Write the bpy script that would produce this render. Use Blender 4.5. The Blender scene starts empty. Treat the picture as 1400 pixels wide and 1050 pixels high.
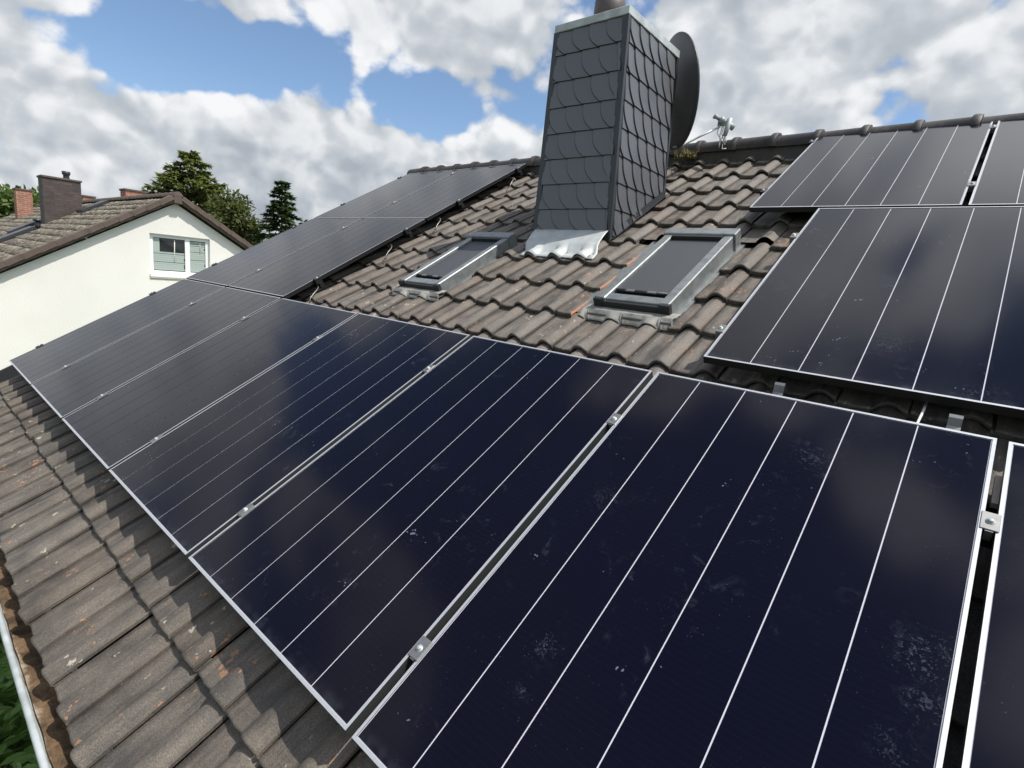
import bpy, bmesh, math, random
from mathutils import Vector, Matrix, noise as mnoise
random.seed(7)
sc = bpy.context.scene
col = sc.collection
rad = math.radians

# ------------------------------------------------------------------ camera, sky, sun, exposure
cam_d = bpy.data.cameras.new('camera'); cam = bpy.data.objects.new('camera', cam_d); col.objects.link(cam)
cam_d.sensor_width = 36.0; cam_d.lens = 18.633; cam_d.clip_start = .02; cam_d.clip_end = 6000
yaw, pitch, roll = rad(-39.9), rad(11.1), rad(5.52)
fw = Vector((math.sin(yaw)*math.cos(pitch), math.cos(yaw)*math.cos(pitch), -math.sin(pitch)))
rt = Vector((math.cos(yaw), -math.sin(yaw), 0)); up = rt.cross(fw)
r2 = math.cos(roll)*rt + math.sin(roll)*up; u2 = -math.sin(roll)*rt + math.cos(roll)*up
m3 = Matrix((r2, u2, -fw)).transposed()
cam.matrix_world = Matrix.Translation((6.747, -.681, 1.192)) @ m3.to_4x4()
sc.camera = cam

SUN = Vector((.53, .21, 1.0)).normalized()
sun_d = bpy.data.lights.new('sun', 'SUN'); sun_d.energy = 4.3; sun_d.angle = rad(.53); sun_d.color = (1, .955, .88)
sun = bpy.data.objects.new('sun', sun_d); col.objects.link(sun)
sun.rotation_euler = SUN.to_track_quat('Z', 'Y').to_euler(); sun.location = (0, 0, 30)
sc.view_settings.view_transform = 'Standard'; sc.view_settings.look = 'None'
sc.view_settings.exposure = 0.30; sc.view_settings.gamma = 1.0; sc.view_settings.use_curve_mapping = False

world = bpy.data.worlds.new('World'); sc.world = world; world.use_nodes = True
world.cycles.sampling_method = 'MANUAL'; world.cycles.sample_map_resolution = 512
class NT:
    """small helper round a node tree"""
    def __init__(s, nt): s.nt = nt; nt.nodes.clear()
    def n(s, typ, **kw):
        nd = s.nt.nodes.new(typ)
        for k, v in kw.items(): setattr(nd, k, v)
        return nd
    def put(s, sock, v):
        if hasattr(v, 'bl_idname') or isinstance(v, bpy.types.NodeSocket): s.nt.links.new(v, sock)
        else: sock.default_value = v
    def m(s, op, a, b=None, c=None, clamp=False):
        nd = s.n('ShaderNodeMath', operation=op, use_clamp=clamp); s.put(nd.inputs[0], a)
        if b is not None: s.put(nd.inputs[1], b)
        if c is not None: s.put(nd.inputs[2], c)
        return nd.outputs[0]
    def v(s, op, a, b=None, out=0):
        nd = s.n('ShaderNodeVectorMath', operation=op); s.put(nd.inputs[0], a)
        if b is not None:
            s.put(nd.inputs['Scale'] if op == 'SCALE' else nd.inputs[1], b)
        return nd.outputs['Value'] if op in ('DISTANCE', 'DOT_PRODUCT', 'LENGTH') else nd.outputs[0]
    def rng(s, v, a, b, c=0., d=1., smooth=True):
        nd = s.n('ShaderNodeMapRange', interpolation_type='SMOOTHSTEP' if smooth else 'LINEAR')
        for i, x in enumerate((v, a, b, c, d)): s.put(nd.inputs[i], x)
        return nd.outputs[0]
    def mix(s, f, a, b, mode='MIX'):
        nd = s.n('ShaderNodeMix', data_type='RGBA', blend_type=mode); s.put(nd.inputs[0], f); s.put(nd.inputs[6], a); s.put(nd.inputs[7], b)
        return nd.outputs[2]
    def noise(s, vec, scale=5., detail=4., rough=.5, dist=0., out=0):
        nd = s.n('ShaderNodeTexNoise'); s.put(nd.inputs['Vector'], vec)
        for k, x in (('Scale', scale), ('Detail', detail), ('Roughness', rough), ('Distortion', dist)): nd.inputs[k].default_value = x
        return nd.outputs[out]
    def vor(s, vec, scale=5., rnd=1., out='Distance', feature='F1'):
        nd = s.n('ShaderNodeTexVoronoi', feature=feature); s.put(nd.inputs['Vector'], vec); nd.inputs['Scale'].default_value = scale; nd.inputs['Randomness'].default_value = rnd
        return nd.outputs[out]
    def mapv(s, vec, scale=(1, 1, 1), rot=(0, 0, 0), loc=(0, 0, 0)):
        nd = s.n('ShaderNodeMapping'); s.put(nd.inputs[0], vec); nd.inputs['Scale'].default_value = scale; nd.inputs['Rotation'].default_value = rot; nd.inputs['Location'].default_value = loc
        return nd.outputs[0]
def rgb(r, g, b): return (r, g, b, 1.)

w = NT(world.node_tree)
sky = w.n('ShaderNodeTexSky', sky_type='NISHITA'); sky.sun_disc = False
sky.sun_elevation = math.asin(SUN.z); sky.sun_rotation = math.atan2(SUN.x, SUN.y); sky.air_density = 1.0; sky.dust_density = .15; sky.ozone_density = 3.0
dirv = w.n('ShaderNodeTexCoord').outputs['Generated']
sep = w.n('ShaderNodeSeparateXYZ'); w.put(sep.inputs[0], dirv)
zz = w.m('MAXIMUM', sep.outputs[2], -.05)
den = w.m('MULTIPLY_ADD', zz, .5, .6)
flat = w.n('ShaderNodeCombineXYZ'); w.put(flat.inputs[0], w.m('DIVIDE', sep.outputs[0], den)); w.put(flat.inputs[1], w.m('DIVIDE', sep.outputs[1], den)); w.put(flat.inputs[2], w.m('MULTIPLY', zz, 1.25))
def cloud_density(p):
    n_ = w.n('ShaderNodeTexVoronoi', feature='F1'); w.put(n_.inputs['Vector'], w.v('ADD', p, warp)); n_.inputs['Scale'].default_value = 5.; n_.inputs['Detail'].default_value = 2.; n_.inputs['Roughness'].default_value = .55; n_.inputs['Lacunarity'].default_value = 2.2
    puff = w.m('SUBTRACT', .62, n_.outputs['Distance'])
    return w.m('ADD', w.noise(p, 2.3, 6., .52, .2), w.m('MULTIPLY', puff, .34))
warp = w.v('SCALE', w.noise(flat.outputs[0], 5., 1., .5, 0., 1), .10)
d0 = cloud_density(flat.outputs[0])
dup = cloud_density(w.v('ADD', flat.outputs[0], (.016, -.006, .055)))
fine = w.noise(flat.outputs[0], 7., 6., .58, .15)
# open blue patches and thick banks of the sky, by compass direction
bias = 0.0
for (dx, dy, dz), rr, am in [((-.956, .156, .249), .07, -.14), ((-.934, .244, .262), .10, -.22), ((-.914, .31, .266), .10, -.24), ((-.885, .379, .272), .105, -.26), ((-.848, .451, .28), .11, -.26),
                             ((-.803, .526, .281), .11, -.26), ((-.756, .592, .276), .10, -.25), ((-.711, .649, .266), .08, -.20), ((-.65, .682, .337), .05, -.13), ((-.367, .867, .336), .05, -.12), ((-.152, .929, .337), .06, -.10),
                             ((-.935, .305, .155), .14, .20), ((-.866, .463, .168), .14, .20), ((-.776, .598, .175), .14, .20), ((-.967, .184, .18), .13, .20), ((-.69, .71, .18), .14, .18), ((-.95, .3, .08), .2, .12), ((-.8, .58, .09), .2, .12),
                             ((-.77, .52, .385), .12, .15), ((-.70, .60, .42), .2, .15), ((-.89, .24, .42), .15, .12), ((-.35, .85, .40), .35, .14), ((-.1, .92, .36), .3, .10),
                             ((-.95, .0, .25), .22, .14), ((-.93, .0, .36), .2, .14), ((-.15, .67, .73), .33, .22), ((-.75, .45, .49), .25, .16), ((-.25, -.12, .96), .62, -.38), ((-.74, .0, .67), .36, -.22), ((-.3, -.9, .3), .7, -.10), ((.6, .2, .75), .45, .05)]:  # out-of-view patches here, added to tune panel reflections and darken the chimney front
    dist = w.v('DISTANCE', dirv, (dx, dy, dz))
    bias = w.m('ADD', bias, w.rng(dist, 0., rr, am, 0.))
bias = w.m('ADD', bias, w.rng(sep.outputs[2], .0, .16, .16, 0.))
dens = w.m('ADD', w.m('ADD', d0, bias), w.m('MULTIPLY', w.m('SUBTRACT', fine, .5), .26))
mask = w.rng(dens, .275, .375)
edge = w.m('SUBTRACT', d0, dup)
shade = w.m('ADD', w.rng(edge, -.17, .14, .30, 1.0), w.m('MULTIPLY', w.m('SUBTRACT', fine, .5), .65))
thick = w.rng(dens, .42, .80, 0., .16)
low = w.rng(sep.outputs[2], .02, .26, .10, 0.)
shade = w.m('SUBTRACT', w.m('SUBTRACT', shade, thick), low, clamp=True)
ramp = w.n('ShaderNodeValToRGB'); w.put(ramp.inputs[0], shade)
cr = ramp.color_ramp; cr.elements[0].color = rgb(.31, .345, .40); cr.elements[1].color = rgb(.86, .87, .89)
e = cr.elements.new(.33); e.color = rgb(.45, .49, .54)
e = cr.elements.new(.62); e.color = rgb(.57, .605, .64)
bg_s = w.n('ShaderNodeBackground'); w.put(bg_s.inputs[0], sky.outputs[0]); bg_s.inputs[1].default_value = .12
glow = w.rng(w.v('DOT_PRODUCT', dirv, tuple(SUN)), .50, 1.0, .88, 2.3)      # clouds brighten towards the sun
bg_c = w.n('ShaderNodeBackground'); w.put(bg_c.inputs[0], ramp.outputs[0]); w.put(bg_c.inputs[1], glow)
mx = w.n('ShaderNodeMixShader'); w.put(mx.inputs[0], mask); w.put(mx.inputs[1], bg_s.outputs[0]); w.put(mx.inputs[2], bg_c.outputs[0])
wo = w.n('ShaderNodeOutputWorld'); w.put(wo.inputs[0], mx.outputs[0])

# ------------------------------------------------------------------ roof frame: u along the eaves, v up the slope, h out of the roof; panel glass is h = 0
TH = rad(29.8); CT, ST = math.cos(TH), math.sin(TH)
def R(u, v, h=0.): return Vector((u, v*CT - h*ST, v*ST + h*CT))
def roof_matrix(u, v, h=0., dth=0.): return Matrix.Translation(R(u, v, h)) @ Matrix.Rotation(TH+dth, 4, 'X')
ROOF = roof_matrix(0, 0)

# ------------------------------------------------------------------ materials
def mat(name, fn, rough=.6, metal=0., spec=.5, bump=None, base=None, **kw):
    m = bpy.data.materials.new(name); m.use_nodes = True
    t = NT(m.node_tree); b = t.n('ShaderNodeBsdfPrincipled'); o = t.n('ShaderNodeOutputMaterial'); t.nt.links.new(b.outputs[0], o.inputs[0])
    b.inputs['Metallic'].default_value = metal; b.inputs['Specular IOR Level'].default_value = spec
    t.pos = t.n('ShaderNodeNewGeometry').outputs['Position']; t.obj = t.n('ShaderNodeTexCoord').outputs['Object']; t.rnd = t.n('ShaderNodeObjectInfo').outputs['Random']
    res = fn(t) if callable(fn) else {'c': fn}
    t.put(b.inputs['Base Color'], res['c']); t.put(b.inputs['Roughness'], res.get('r', rough))
    if 'm' in res: t.put(b.inputs['Metallic'], res['m'])
    if 'b' in res:
        bn = t.n('ShaderNodeBump'); bn.inputs['Strength'].default_value = res.get('bs', .4); bn.inputs['Distance'].default_value = res.get('bd', .01)
        t.put(bn.inputs['Height'], res['b']); t.nt.links.new(bn.outputs[0], b.inputs['Normal'])
    trl = kw.pop('translucent', 0)
    for k, v in kw.items(): b.inputs[k].default_value = v
    if trl:
        tr = t.n('ShaderNodeBsdfTranslucent'); t.put(tr.inputs[0], t.mix(1., res['c'], rgb(1.15, 1.3, .75), 'MULTIPLY')); mxx = t.n('ShaderNodeMixShader'); mxx.inputs[0].default_value = trl
        t.nt.links.new(b.outputs[0], mxx.inputs[1]); t.nt.links.new(tr.outputs[0], mxx.inputs[2]); t.nt.links.new(mxx.outputs[0], o.inputs[0])
    return m

def tile_fn(dark, light, lich=1.0, dusty=(.40, .66)):
    def fn(t):
        p = t.mapv(t.pos, rot=(-TH, 0, 0))                  # back into the slope so that streaks run down it
        st = t.noise(t.mapv(p, scale=(26, 3.2, 9)), 1., 6., .62, .4)
        mot = t.noise(p, 7., 6., .6)
        gr = t.noise(p, 210., 4., .7)
        f = t.rng(t.m('ADD', t.m('MULTIPLY', st, .6), t.m('MULTIPLY', mot, .45)), dusty[0], dusty[1])
        c = t.mix(f, dark, light)
        c = t.mix(t.rng(t.rnd, 0, 1, 0, .55, False), c, t.mix(1., c, rgb(.82, .72, .64), 'MULTIPLY'))
        c = t.mix(t.rng(t.noise(p, 2.1, 4.), .5, .72, 0, .5), c, t.mix(1., c, rgb(.70, .68, .68), 'MULTIPLY'))
        c = t.mix(t.rng(gr, .36, .68, 0, .9), t.mix(1., c, rgb(.62, .62, .62), 'MULTIPLY'), t.mix(1., c, rgb(1.25, 1.22, 1.18), 'MULTIPLY'))
        # lichen: small pale discs and rust-orange crumbs
        ps = t.v('ADD', t.mapv(p, scale=(1., .6, 1.)), t.v('SCALE', t.noise(p, 38., 3., .6, 0., 1), .035))
        area = t.rng(t.noise(p, 3.3, 3.), .40, .60)
        sz = t.m('MULTIPLY', t.rng(t.noise(p, 9., 2.), .36, .70, .0, .34), area)
        v1 = t.vor(ps, 30.); pale = t.rng(t.m('SUBTRACT', sz, v1), 0., .07, 0., .6*lich)
        sz2 = t.m('MULTIPLY', t.rng(t.noise(t.mapv(p, loc=(3, 7, 1)), 6., 2.), .40, .70, 0., .42), t.rng(t.noise(t.mapv(p, loc=(9, 1, 4)), 2.6, 3.), .38, .58))
        v2 = t.vor(t.mapv(ps, loc=(.4, .2, .1)), 44.); orange = t.rng(t.m('SUBTRACT', sz2, v2), 0., .08, 0., .6*lich)
        v3 = t.vor(p, 95.); speck = t.rng(v3, .05, .16, .55*lich, 0.); speck = t.m('MULTIPLY', speck, t.rng(t.noise(p, 5., 2.), .5, .7))
        c = t.mix(speck, c, rgb(.34, .31, .25)); c = t.mix(pale, c, rgb(.42, .39, .31)); c = t.mix(orange, c, rgb(.36, .17, .085))
        h = t.m('ADD', t.m('MULTIPLY', gr, .5), t.m('ADD', t.m('MULTIPLY', st, .5), t.m('MULTIPLY', t.m('ADD', pale, orange), .5)))
        return {'c': c, 'r': t.rng(f, 0, 1, .50, .72), 'b': h, 'bs': .6, 'bd': .006}
    return fn
M = {}
M['tile'] = mat('weathered_clay_tile', tile_fn(rgb(.068, .062, .057), rgb(.182, .164, .144), .95, (.34, .64)), spec=.45)
M['tile_low'] = mat('mossy_eaves_tile', tile_fn(rgb(.074, .067, .061), rgb(.165, .146, .124), 1.1, (.36, .66)), spec=.4)
M['ridge'] = mat('ridge_tile', tile_fn(rgb(.038, .035, .034), rgb(.085, .076, .07), .35, (.42, .75)), spec=.5)
M['ntile'] = mat('speckled_concrete_tile', lambda t: {'c': t.mix(t.rng(t.noise(t.pos, 9., 5., .7), .42, .62), t.mix(t.rng(t.rnd, 0, 1, 0, 1, False), rgb(.075, .06, .05), rgb(.125, .10, .08)), rgb(.30, .27, .20)), 'b': t.noise(t.pos, 30., 3.), 'bs': .5}, rough=.85)
M['nverge'] = mat('brown_verge_tile', lambda t: {'c': t.mix(t.noise(t.pos, 6., 4.), rgb(.05, .037, .03), rgb(.14, .10, .08))}, rough=.7)
M['clay'] = mat('broken_red_clay', lambda t: {'c': t.mix(t.noise(t.pos, 30., 4.), rgb(.36, .13, .06), rgb(.50, .24, .13)), 'b': t.noise(t.pos, 90., 3.)}, rough=.9)
M['deck'] = mat('dark_roof_underlay', rgb(.012, .012, .013), rough=.9)
STAINS = [((6.815, .78, .446), .15, 1.), ((6.83, .68, .39), .10, .8), ((6.80, .58, .335), .10, .6), ((6.05, .397, .227), .085, .9), ((6.07, .29, .166), .045, .9), ((6.44, 1.25, .716), .13, .8), ((6.43, 2.355, 1.349), .20, .7), ((6.52, 1.89, 1.084), .2, .6), ((6.816, 1.68, .962), .14, .7), ((5.926, .863, .495), .12, .6)]
def glass_fn(t):
    p = t.mapv(t.pos, rot=(-TH, 0, 0))
    fingers = t.n('ShaderNodeTexWave'); t.put(fingers.inputs[0], t.mapv(p, scale=(1, 1, 1))); fingers.bands_direction = 'Y'; fingers.inputs['Scale'].default_value = 17.2
    c = t.mix(t.noise(p, .8, 3.), rgb(.0030, .0024, .0052), rgb(.0024, .0028, .0100))
    c = t.mix(t.rng(fingers.outputs[0], .93, 1., 0., .06), c, rgb(.02, .021, .032))
    # splashes of dried dust
    area = t.rng(t.noise(p, 2.3, 3., .6), .47, .66)
    v = t.vor(t.v('ADD', p, t.v('SCALE', t.noise(p, 30., 3., .6, 0., 1), .03)), 62.)
    sp = t.m('MULTIPLY', t.rng(t.m('SUBTRACT', t.m('MULTIPLY', t.rng(t.noise(p, 14., 3.), .45, .8, 0., .42), area), v), 0., .10), .38)
    sm = t.m('MULTIPLY', t.rng(t.noise(p, 11., 8., .72, 1.), .56, .80), t.m('MULTIPLY', area, .16))
    v2 = t.m('MULTIPLY', t.rng(t.vor(p, 70.), .03, .10, .32, 0.), t.rng(t.noise(p, 4., 2.), .45, .7))
    d = t.m('ADD', t.m('ADD', sp, sm), v2, clamp=True)
    # remembered stains: a hand wiped across the glass, splashes by the frame, dust settled along the lower edge
    for (sx, sy, sz_), rr_, am in STAINS:
        am *= .22
        near = t.rng(t.v('DISTANCE', t.pos, (sx, sy, sz_)), 0., rr_, 1., 0.)
        blot = t.m('ADD', t.rng(t.m('SUBTRACT', t.m('MULTIPLY', near, .42), t.vor(t.v('ADD', p, t.v('SCALE', t.noise(p, 24., 3., .7, 0., 1), .09)), 75.)), 0., .12, 0., .45), t.rng(t.noise(p, 19., 8., .75, 1.2), .50, .76, 0., .42))
        d = t.m('ADD', d, t.m('MULTIPLY', t.m('MULTIPLY', near, blot), am), clamp=True)
    so = t.n('ShaderNodeSeparateXYZ'); t.put(so.inputs[0], t.obj)
    grime = t.m('MULTIPLY', t.rng(so.outputs[1], .012, .05, .05, 0.), t.rng(t.noise(p, 22., 4.), .35, .7))
    d = t.m('ADD', d, grime, clamp=True)
    film = t.m('ADD', .0012, t.m('MULTIPLY', t.rng(t.noise(p, .9, 4.), .35, .7), .003))
    c = t.mix(t.m('ADD', d, film, clamp=True), c, rgb(.26, .29, .36))
    return {'c': c, 'r': t.m('ADD', .085, t.m('ADD', t.m('MULTIPLY', d, .4), t.m('MULTIPLY', t.noise(p, 1.7, 4.), .07)))}
M['cell'] = mat('black_cell_glass', glass_fn, spec=.5, IOR=1.25, **{'Sheen Weight': .38, 'Sheen Roughness': .17, 'Sheen Tint': (.8, .8, .8, 1.)})
M['backsheet'] = mat('white_cell_ribbon', rgb(.50, .50, .55), rough=.3)
M['alu'] = mat('silver_anodised_aluminium', lambda t: {'c': t.mix(t.noise(t.mapv(t.pos, scale=(30, 3, 30)), 4., 3.), rgb(.42, .43, .45), rgb(.54, .55, .56))}, rough=.40, metal=.5)
M['alu_side'] = mat('shaded_frame_side', rgb(.11, .115, .12), rough=.42, metal=.75)  # sides of the silver frames, coloured dark so the panel joints look shaded
M['black_alu'] = mat('black_anodised_aluminium', rgb(.012, .012, .013), rough=.42, metal=.2)
M['steel'] = mat('dull_stainless_steel', lambda t: {'c': t.mix(t.noise(t.pos, 40., 3.), rgb(.19, .19, .19), rgb(.32, .32, .31))}, rough=.48, metal=.8)
M['zinc'] = mat('pale_weathered_zinc', lambda t: {'c': t.mix(t.rng(t.noise(t.pos, 9., 5.), .35, .7), rgb(.34, .37, .365), rgb(.50, .53, .53)), 'r': t.rng(t.noise(t.pos, 20., 3.), .3, .7, .45, .65), 'b': t.noise(t.pos, 14., 3.), 'bs': .15}, metal=.25)
M['gut'] = mat('rust_stained_zinc', lambda t: {'c': t.mix(t.rng(t.noise(t.pos, 7., 6., .65), .5, .64), rgb(.50, .54, .51), t.mix(t.noise(t.pos, 22., 4.), rgb(.20, .12, .06), rgb(.38, .27, .17)))}, rough=.65, metal=.1)
M['lead'] = mat('white_sealed_flashing', lambda t: {'c': t.mix(t.rng(t.noise(t.pos, 11., 6., .6), .4, .7), rgb(.44, .46, .46), rgb(.37, .39, .385)), 'b': t.noise(t.pos, 8., 3.), 'bs': .15, 'bd': .01}, rough=.55, metal=.1)
M['apron'] = mat('grey_beige_lead_apron', lambda t: {'c': t.mix(t.rng(t.noise(t.pos, 14., 6., .6), .4, .65), rgb(.22, .215, .195), rgb(.32, .31, .28)), 'b': t.noise(t.pos, 24., 3.), 'bs': .4}, rough=.75)
M['wgrey'] = mat('grey_window_cladding', lambda t: {'c': t.mix(t.rng(t.noise(t.pos, 18., 5.), .4, .7), rgb(.205, .22, .222), rgb(.15, .163, .168)), 'r': .42}, metal=.35)
M['wdark'] = mat('dark_window_seal', rgb(.018, .019, .02), rough=.5)
M['blind'] = mat('charcoal_awning_fabric', lambda t: {'c': t.mix(t.noise(t.mapv(t.pos, scale=(1, 1, 1)), 420., 2.), rgb(.030, .033, .037), rgb(.072, .076, .082))}, rough=.55)
def slate_fn(t):
    n1 = t.noise(t.pos, 5., 5.); n2 = t.noise(t.mapv(t.pos, scale=(1, 1, .35)), 70., 4., .6)
    c = t.mix(n1, rgb(.062, .066, .075), rgb(.090, .096, .107)); c = t.mix(t.rng(t.rnd, 0, 1, 0, .5, False), c, rgb(.060, .061, .067))
    return {'c': c, 'b': n2, 'bs': .35, 'bd': .004, 'r': t.rng(n1, .3, .7, .42, .52)}
M['slate'] = mat('blue_grey_slate', slate_fn, spec=1.0)
M['slate_edge'] = mat('slate_gap_shade', rgb(.022, .024, .028), rough=.8)  # dark edge colour stands in for the shadow in gaps between slates
M['trim'] = mat('dark_corner_trim', rgb(.05, .053, .058), rough=.4, metal=.4)
M['flue'] = mat('purple_brown_clay_flue', lambda t: {'c': t.mix(t.noise(t.pos, 12., 4.), rgb(.05, .04, .042), rgb(.10, .078, .075))}, rough=.5)
M['dish'] = mat('anthracite_dish_paint', lambda t: {'c': t.mix(t.noise(t.pos, 6., 3.), rgb(.045, .046, .05), rgb(.06, .062, .066))}, rough=.42)
M['stucco'] = mat('cream_white_render', lambda t: {'c': t.mix(t.rng(t.noise(t.pos, .8, 5.), .3, .7), rgb(.74, .725, .685), rgb(.69, .675, .635)), 'b': t.noise(t.pos, 26., 5., .65), 'bs': .3, 'bd': .015}, rough=.9)
M['upvc'] = mat('white_window_plastic', rgb(.80, .81, .81), rough=.35)
M['pane'] = mat('dark_window_glass', rgb(.02, .025, .027), rough=.05, spec=.8)
M['slat'] = mat('pale_green_blind_slat', rgb(.34, .40, .37), rough=.5)
M['sill'] = mat('beige_sill', rgb(.55, .46, .38), rough=.6)
def brick_fn(c1, c2, mo, s):
    def fn(t):
        b = t.n('ShaderNodeTexBrick'); sp = t.n('ShaderNodeSeparateXYZ'); t.put(sp.inputs[0], t.pos)
        cb = t.n('ShaderNodeCombineXYZ'); t.put(cb.inputs[0], t.m('ADD', sp.outputs[0], sp.outputs[1])); t.put(cb.inputs[1], sp.outputs[2])
        t.put(b.inputs['Vector'], cb.outputs[0]); b.inputs['Color1'].default_value = c1; b.inputs['Color2'].default_value = c2; b.inputs['Mortar'].default_value = mo
        b.inputs['Scale'].default_value = s; b.inputs['Mortar Size'].default_value = .018; b.inputs['Brick Width'].default_value = .5; b.inputs['Row Height'].default_value = .17
        c = t.mix(t.rng(t.noise(t.pos, 5., 4.), .4, .7, 0, .5), b.outputs[0], t.mix(1., b.outputs[0], rgb(.55, .5, .5), 'MULTIPLY'))
        return {'c': c, 'b': b.outputs[1], 'bs': -.4}
    return fn
M['dbrick'] = mat('dark_brown_clinker', brick_fn(rgb(.055, .04, .037), rgb(.09, .066, .06), rgb(.045, .04, .037), 2.1), rough=.7)
M['rbrick'] = mat('red_brick', brick_fn(rgb(.34, .14, .09), rgb(.25, .10, .065), rgb(.36, .28, .23), 2.1), rough=.85)
M['leaf_dk'] = mat('dark_conifer_needles', lambda t: {'c': t.mix(t.noise(t.pos, 1.6, 3.), rgb(.035, .06, .03), rgb(.095, .135, .06))}, rough=.7, spec=.25, translucent=.4)
M['leaf_larch'] = mat('olive_conifer_needles', lambda t: {'c': t.mix(t.noise(t.pos, 1.1, 3.), rgb(.09, .11, .045), rgb(.21, .225, .09))}, rough=.7, spec=.25, translucent=.4)
M['leaf_olive'] = mat('dark_olive_leaves', lambda t: {'c': t.mix(t.noise(t.pos, 1.3, 3.), rgb(.06, .075, .03), rgb(.14, .155, .058))}, rough=.7, spec=.25, translucent=.4)
M['leaf_md'] = mat('mid_green_leaves', lambda t: {'c': t.mix(t.noise(t.pos, 1.5, 3.), rgb(.065, .10, .032), rgb(.15, .20, .06))}, rough=.6, spec=.3, translucent=.4)
M['leaf_lt'] = mat('glossy_laurel_leaves', lambda t: {'c': t.mix(t.noise(t.pos, 9., 3.), rgb(.07, .15, .03), rgb(.20, .32, .08))}, rough=.38, spec=.5, translucent=.4)
M['bark'] = mat('grey_brown_bark', lambda t: {'c': t.mix(t.noise(t.pos, 9., 4.), rgb(.05, .04, .032), rgb(.12, .095, .075))}, rough=.9)
M['grass'] = mat('lawn_grass', lambda t: {'c': t.mix(t.noise(t.pos, .7, 6.), rgb(.045, .075, .022), rgb(.09, .12, .04)), 'b': t.noise(t.pos, 40., 4.)}, rough=.9)
M['hill'] = mat('wooded_hill', lambda t: {'c': t.mix(t.noise(t.pos, .02, 6.), rgb(.06, .10, .09), rgb(.10, .14, .12))}, rough=1.)  # woodland green with distance haze tinted in as blue
M['oldwood'] = mat('silver_grey_wood', lambda t: {'c': t.mix(t.noise(t.mapv(t.pos, scale=(2, 30, 30)), 2., 4.), rgb(.22, .21, .20), rgb(.42, .41, .39))}, rough=.85)
M['silt'] = mat('rusty_brown_gutter_silt', lambda t: {'c': t.mix(t.rng(t.m('ADD', t.v('DOT_PRODUCT', t.pos, (0, 1, 0)), t.m('MULTIPLY', t.noise(t.pos, 9., 5., .65), .11)), -.424, -.404, .8, 0.), t.mix(t.rng(t.noise(t.pos, 12., 6., .65), .35, .65), rgb(.045, .026, .012), rgb(.17, .105, .055)), rgb(.40, .33, .25)), 'b': t.noise(t.pos, 60., 5., .7), 'bs': .8, 'bd': .015}, rough=.95)
M['moss'] = mat('dry_olive_moss', lambda t: {'c': t.mix(t.noise(t.pos, 40., 3.), rgb(.06, .065, .02), rgb(.22, .18, .08))}, rough=.95)
M['cable_w'] = mat('white_cable', rgb(.68, .67, .64), rough=.5)
M['cable_b'] = mat('black_cable', rgb(.015, .015, .015), rough=.5)
M['lnb'] = mat('grey_plastic', rgb(.30, .32, .34), rough=.45)
M['redroof'] = mat('far_red_roof', rgb(.28, .10, .065), rough=.8)

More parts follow.
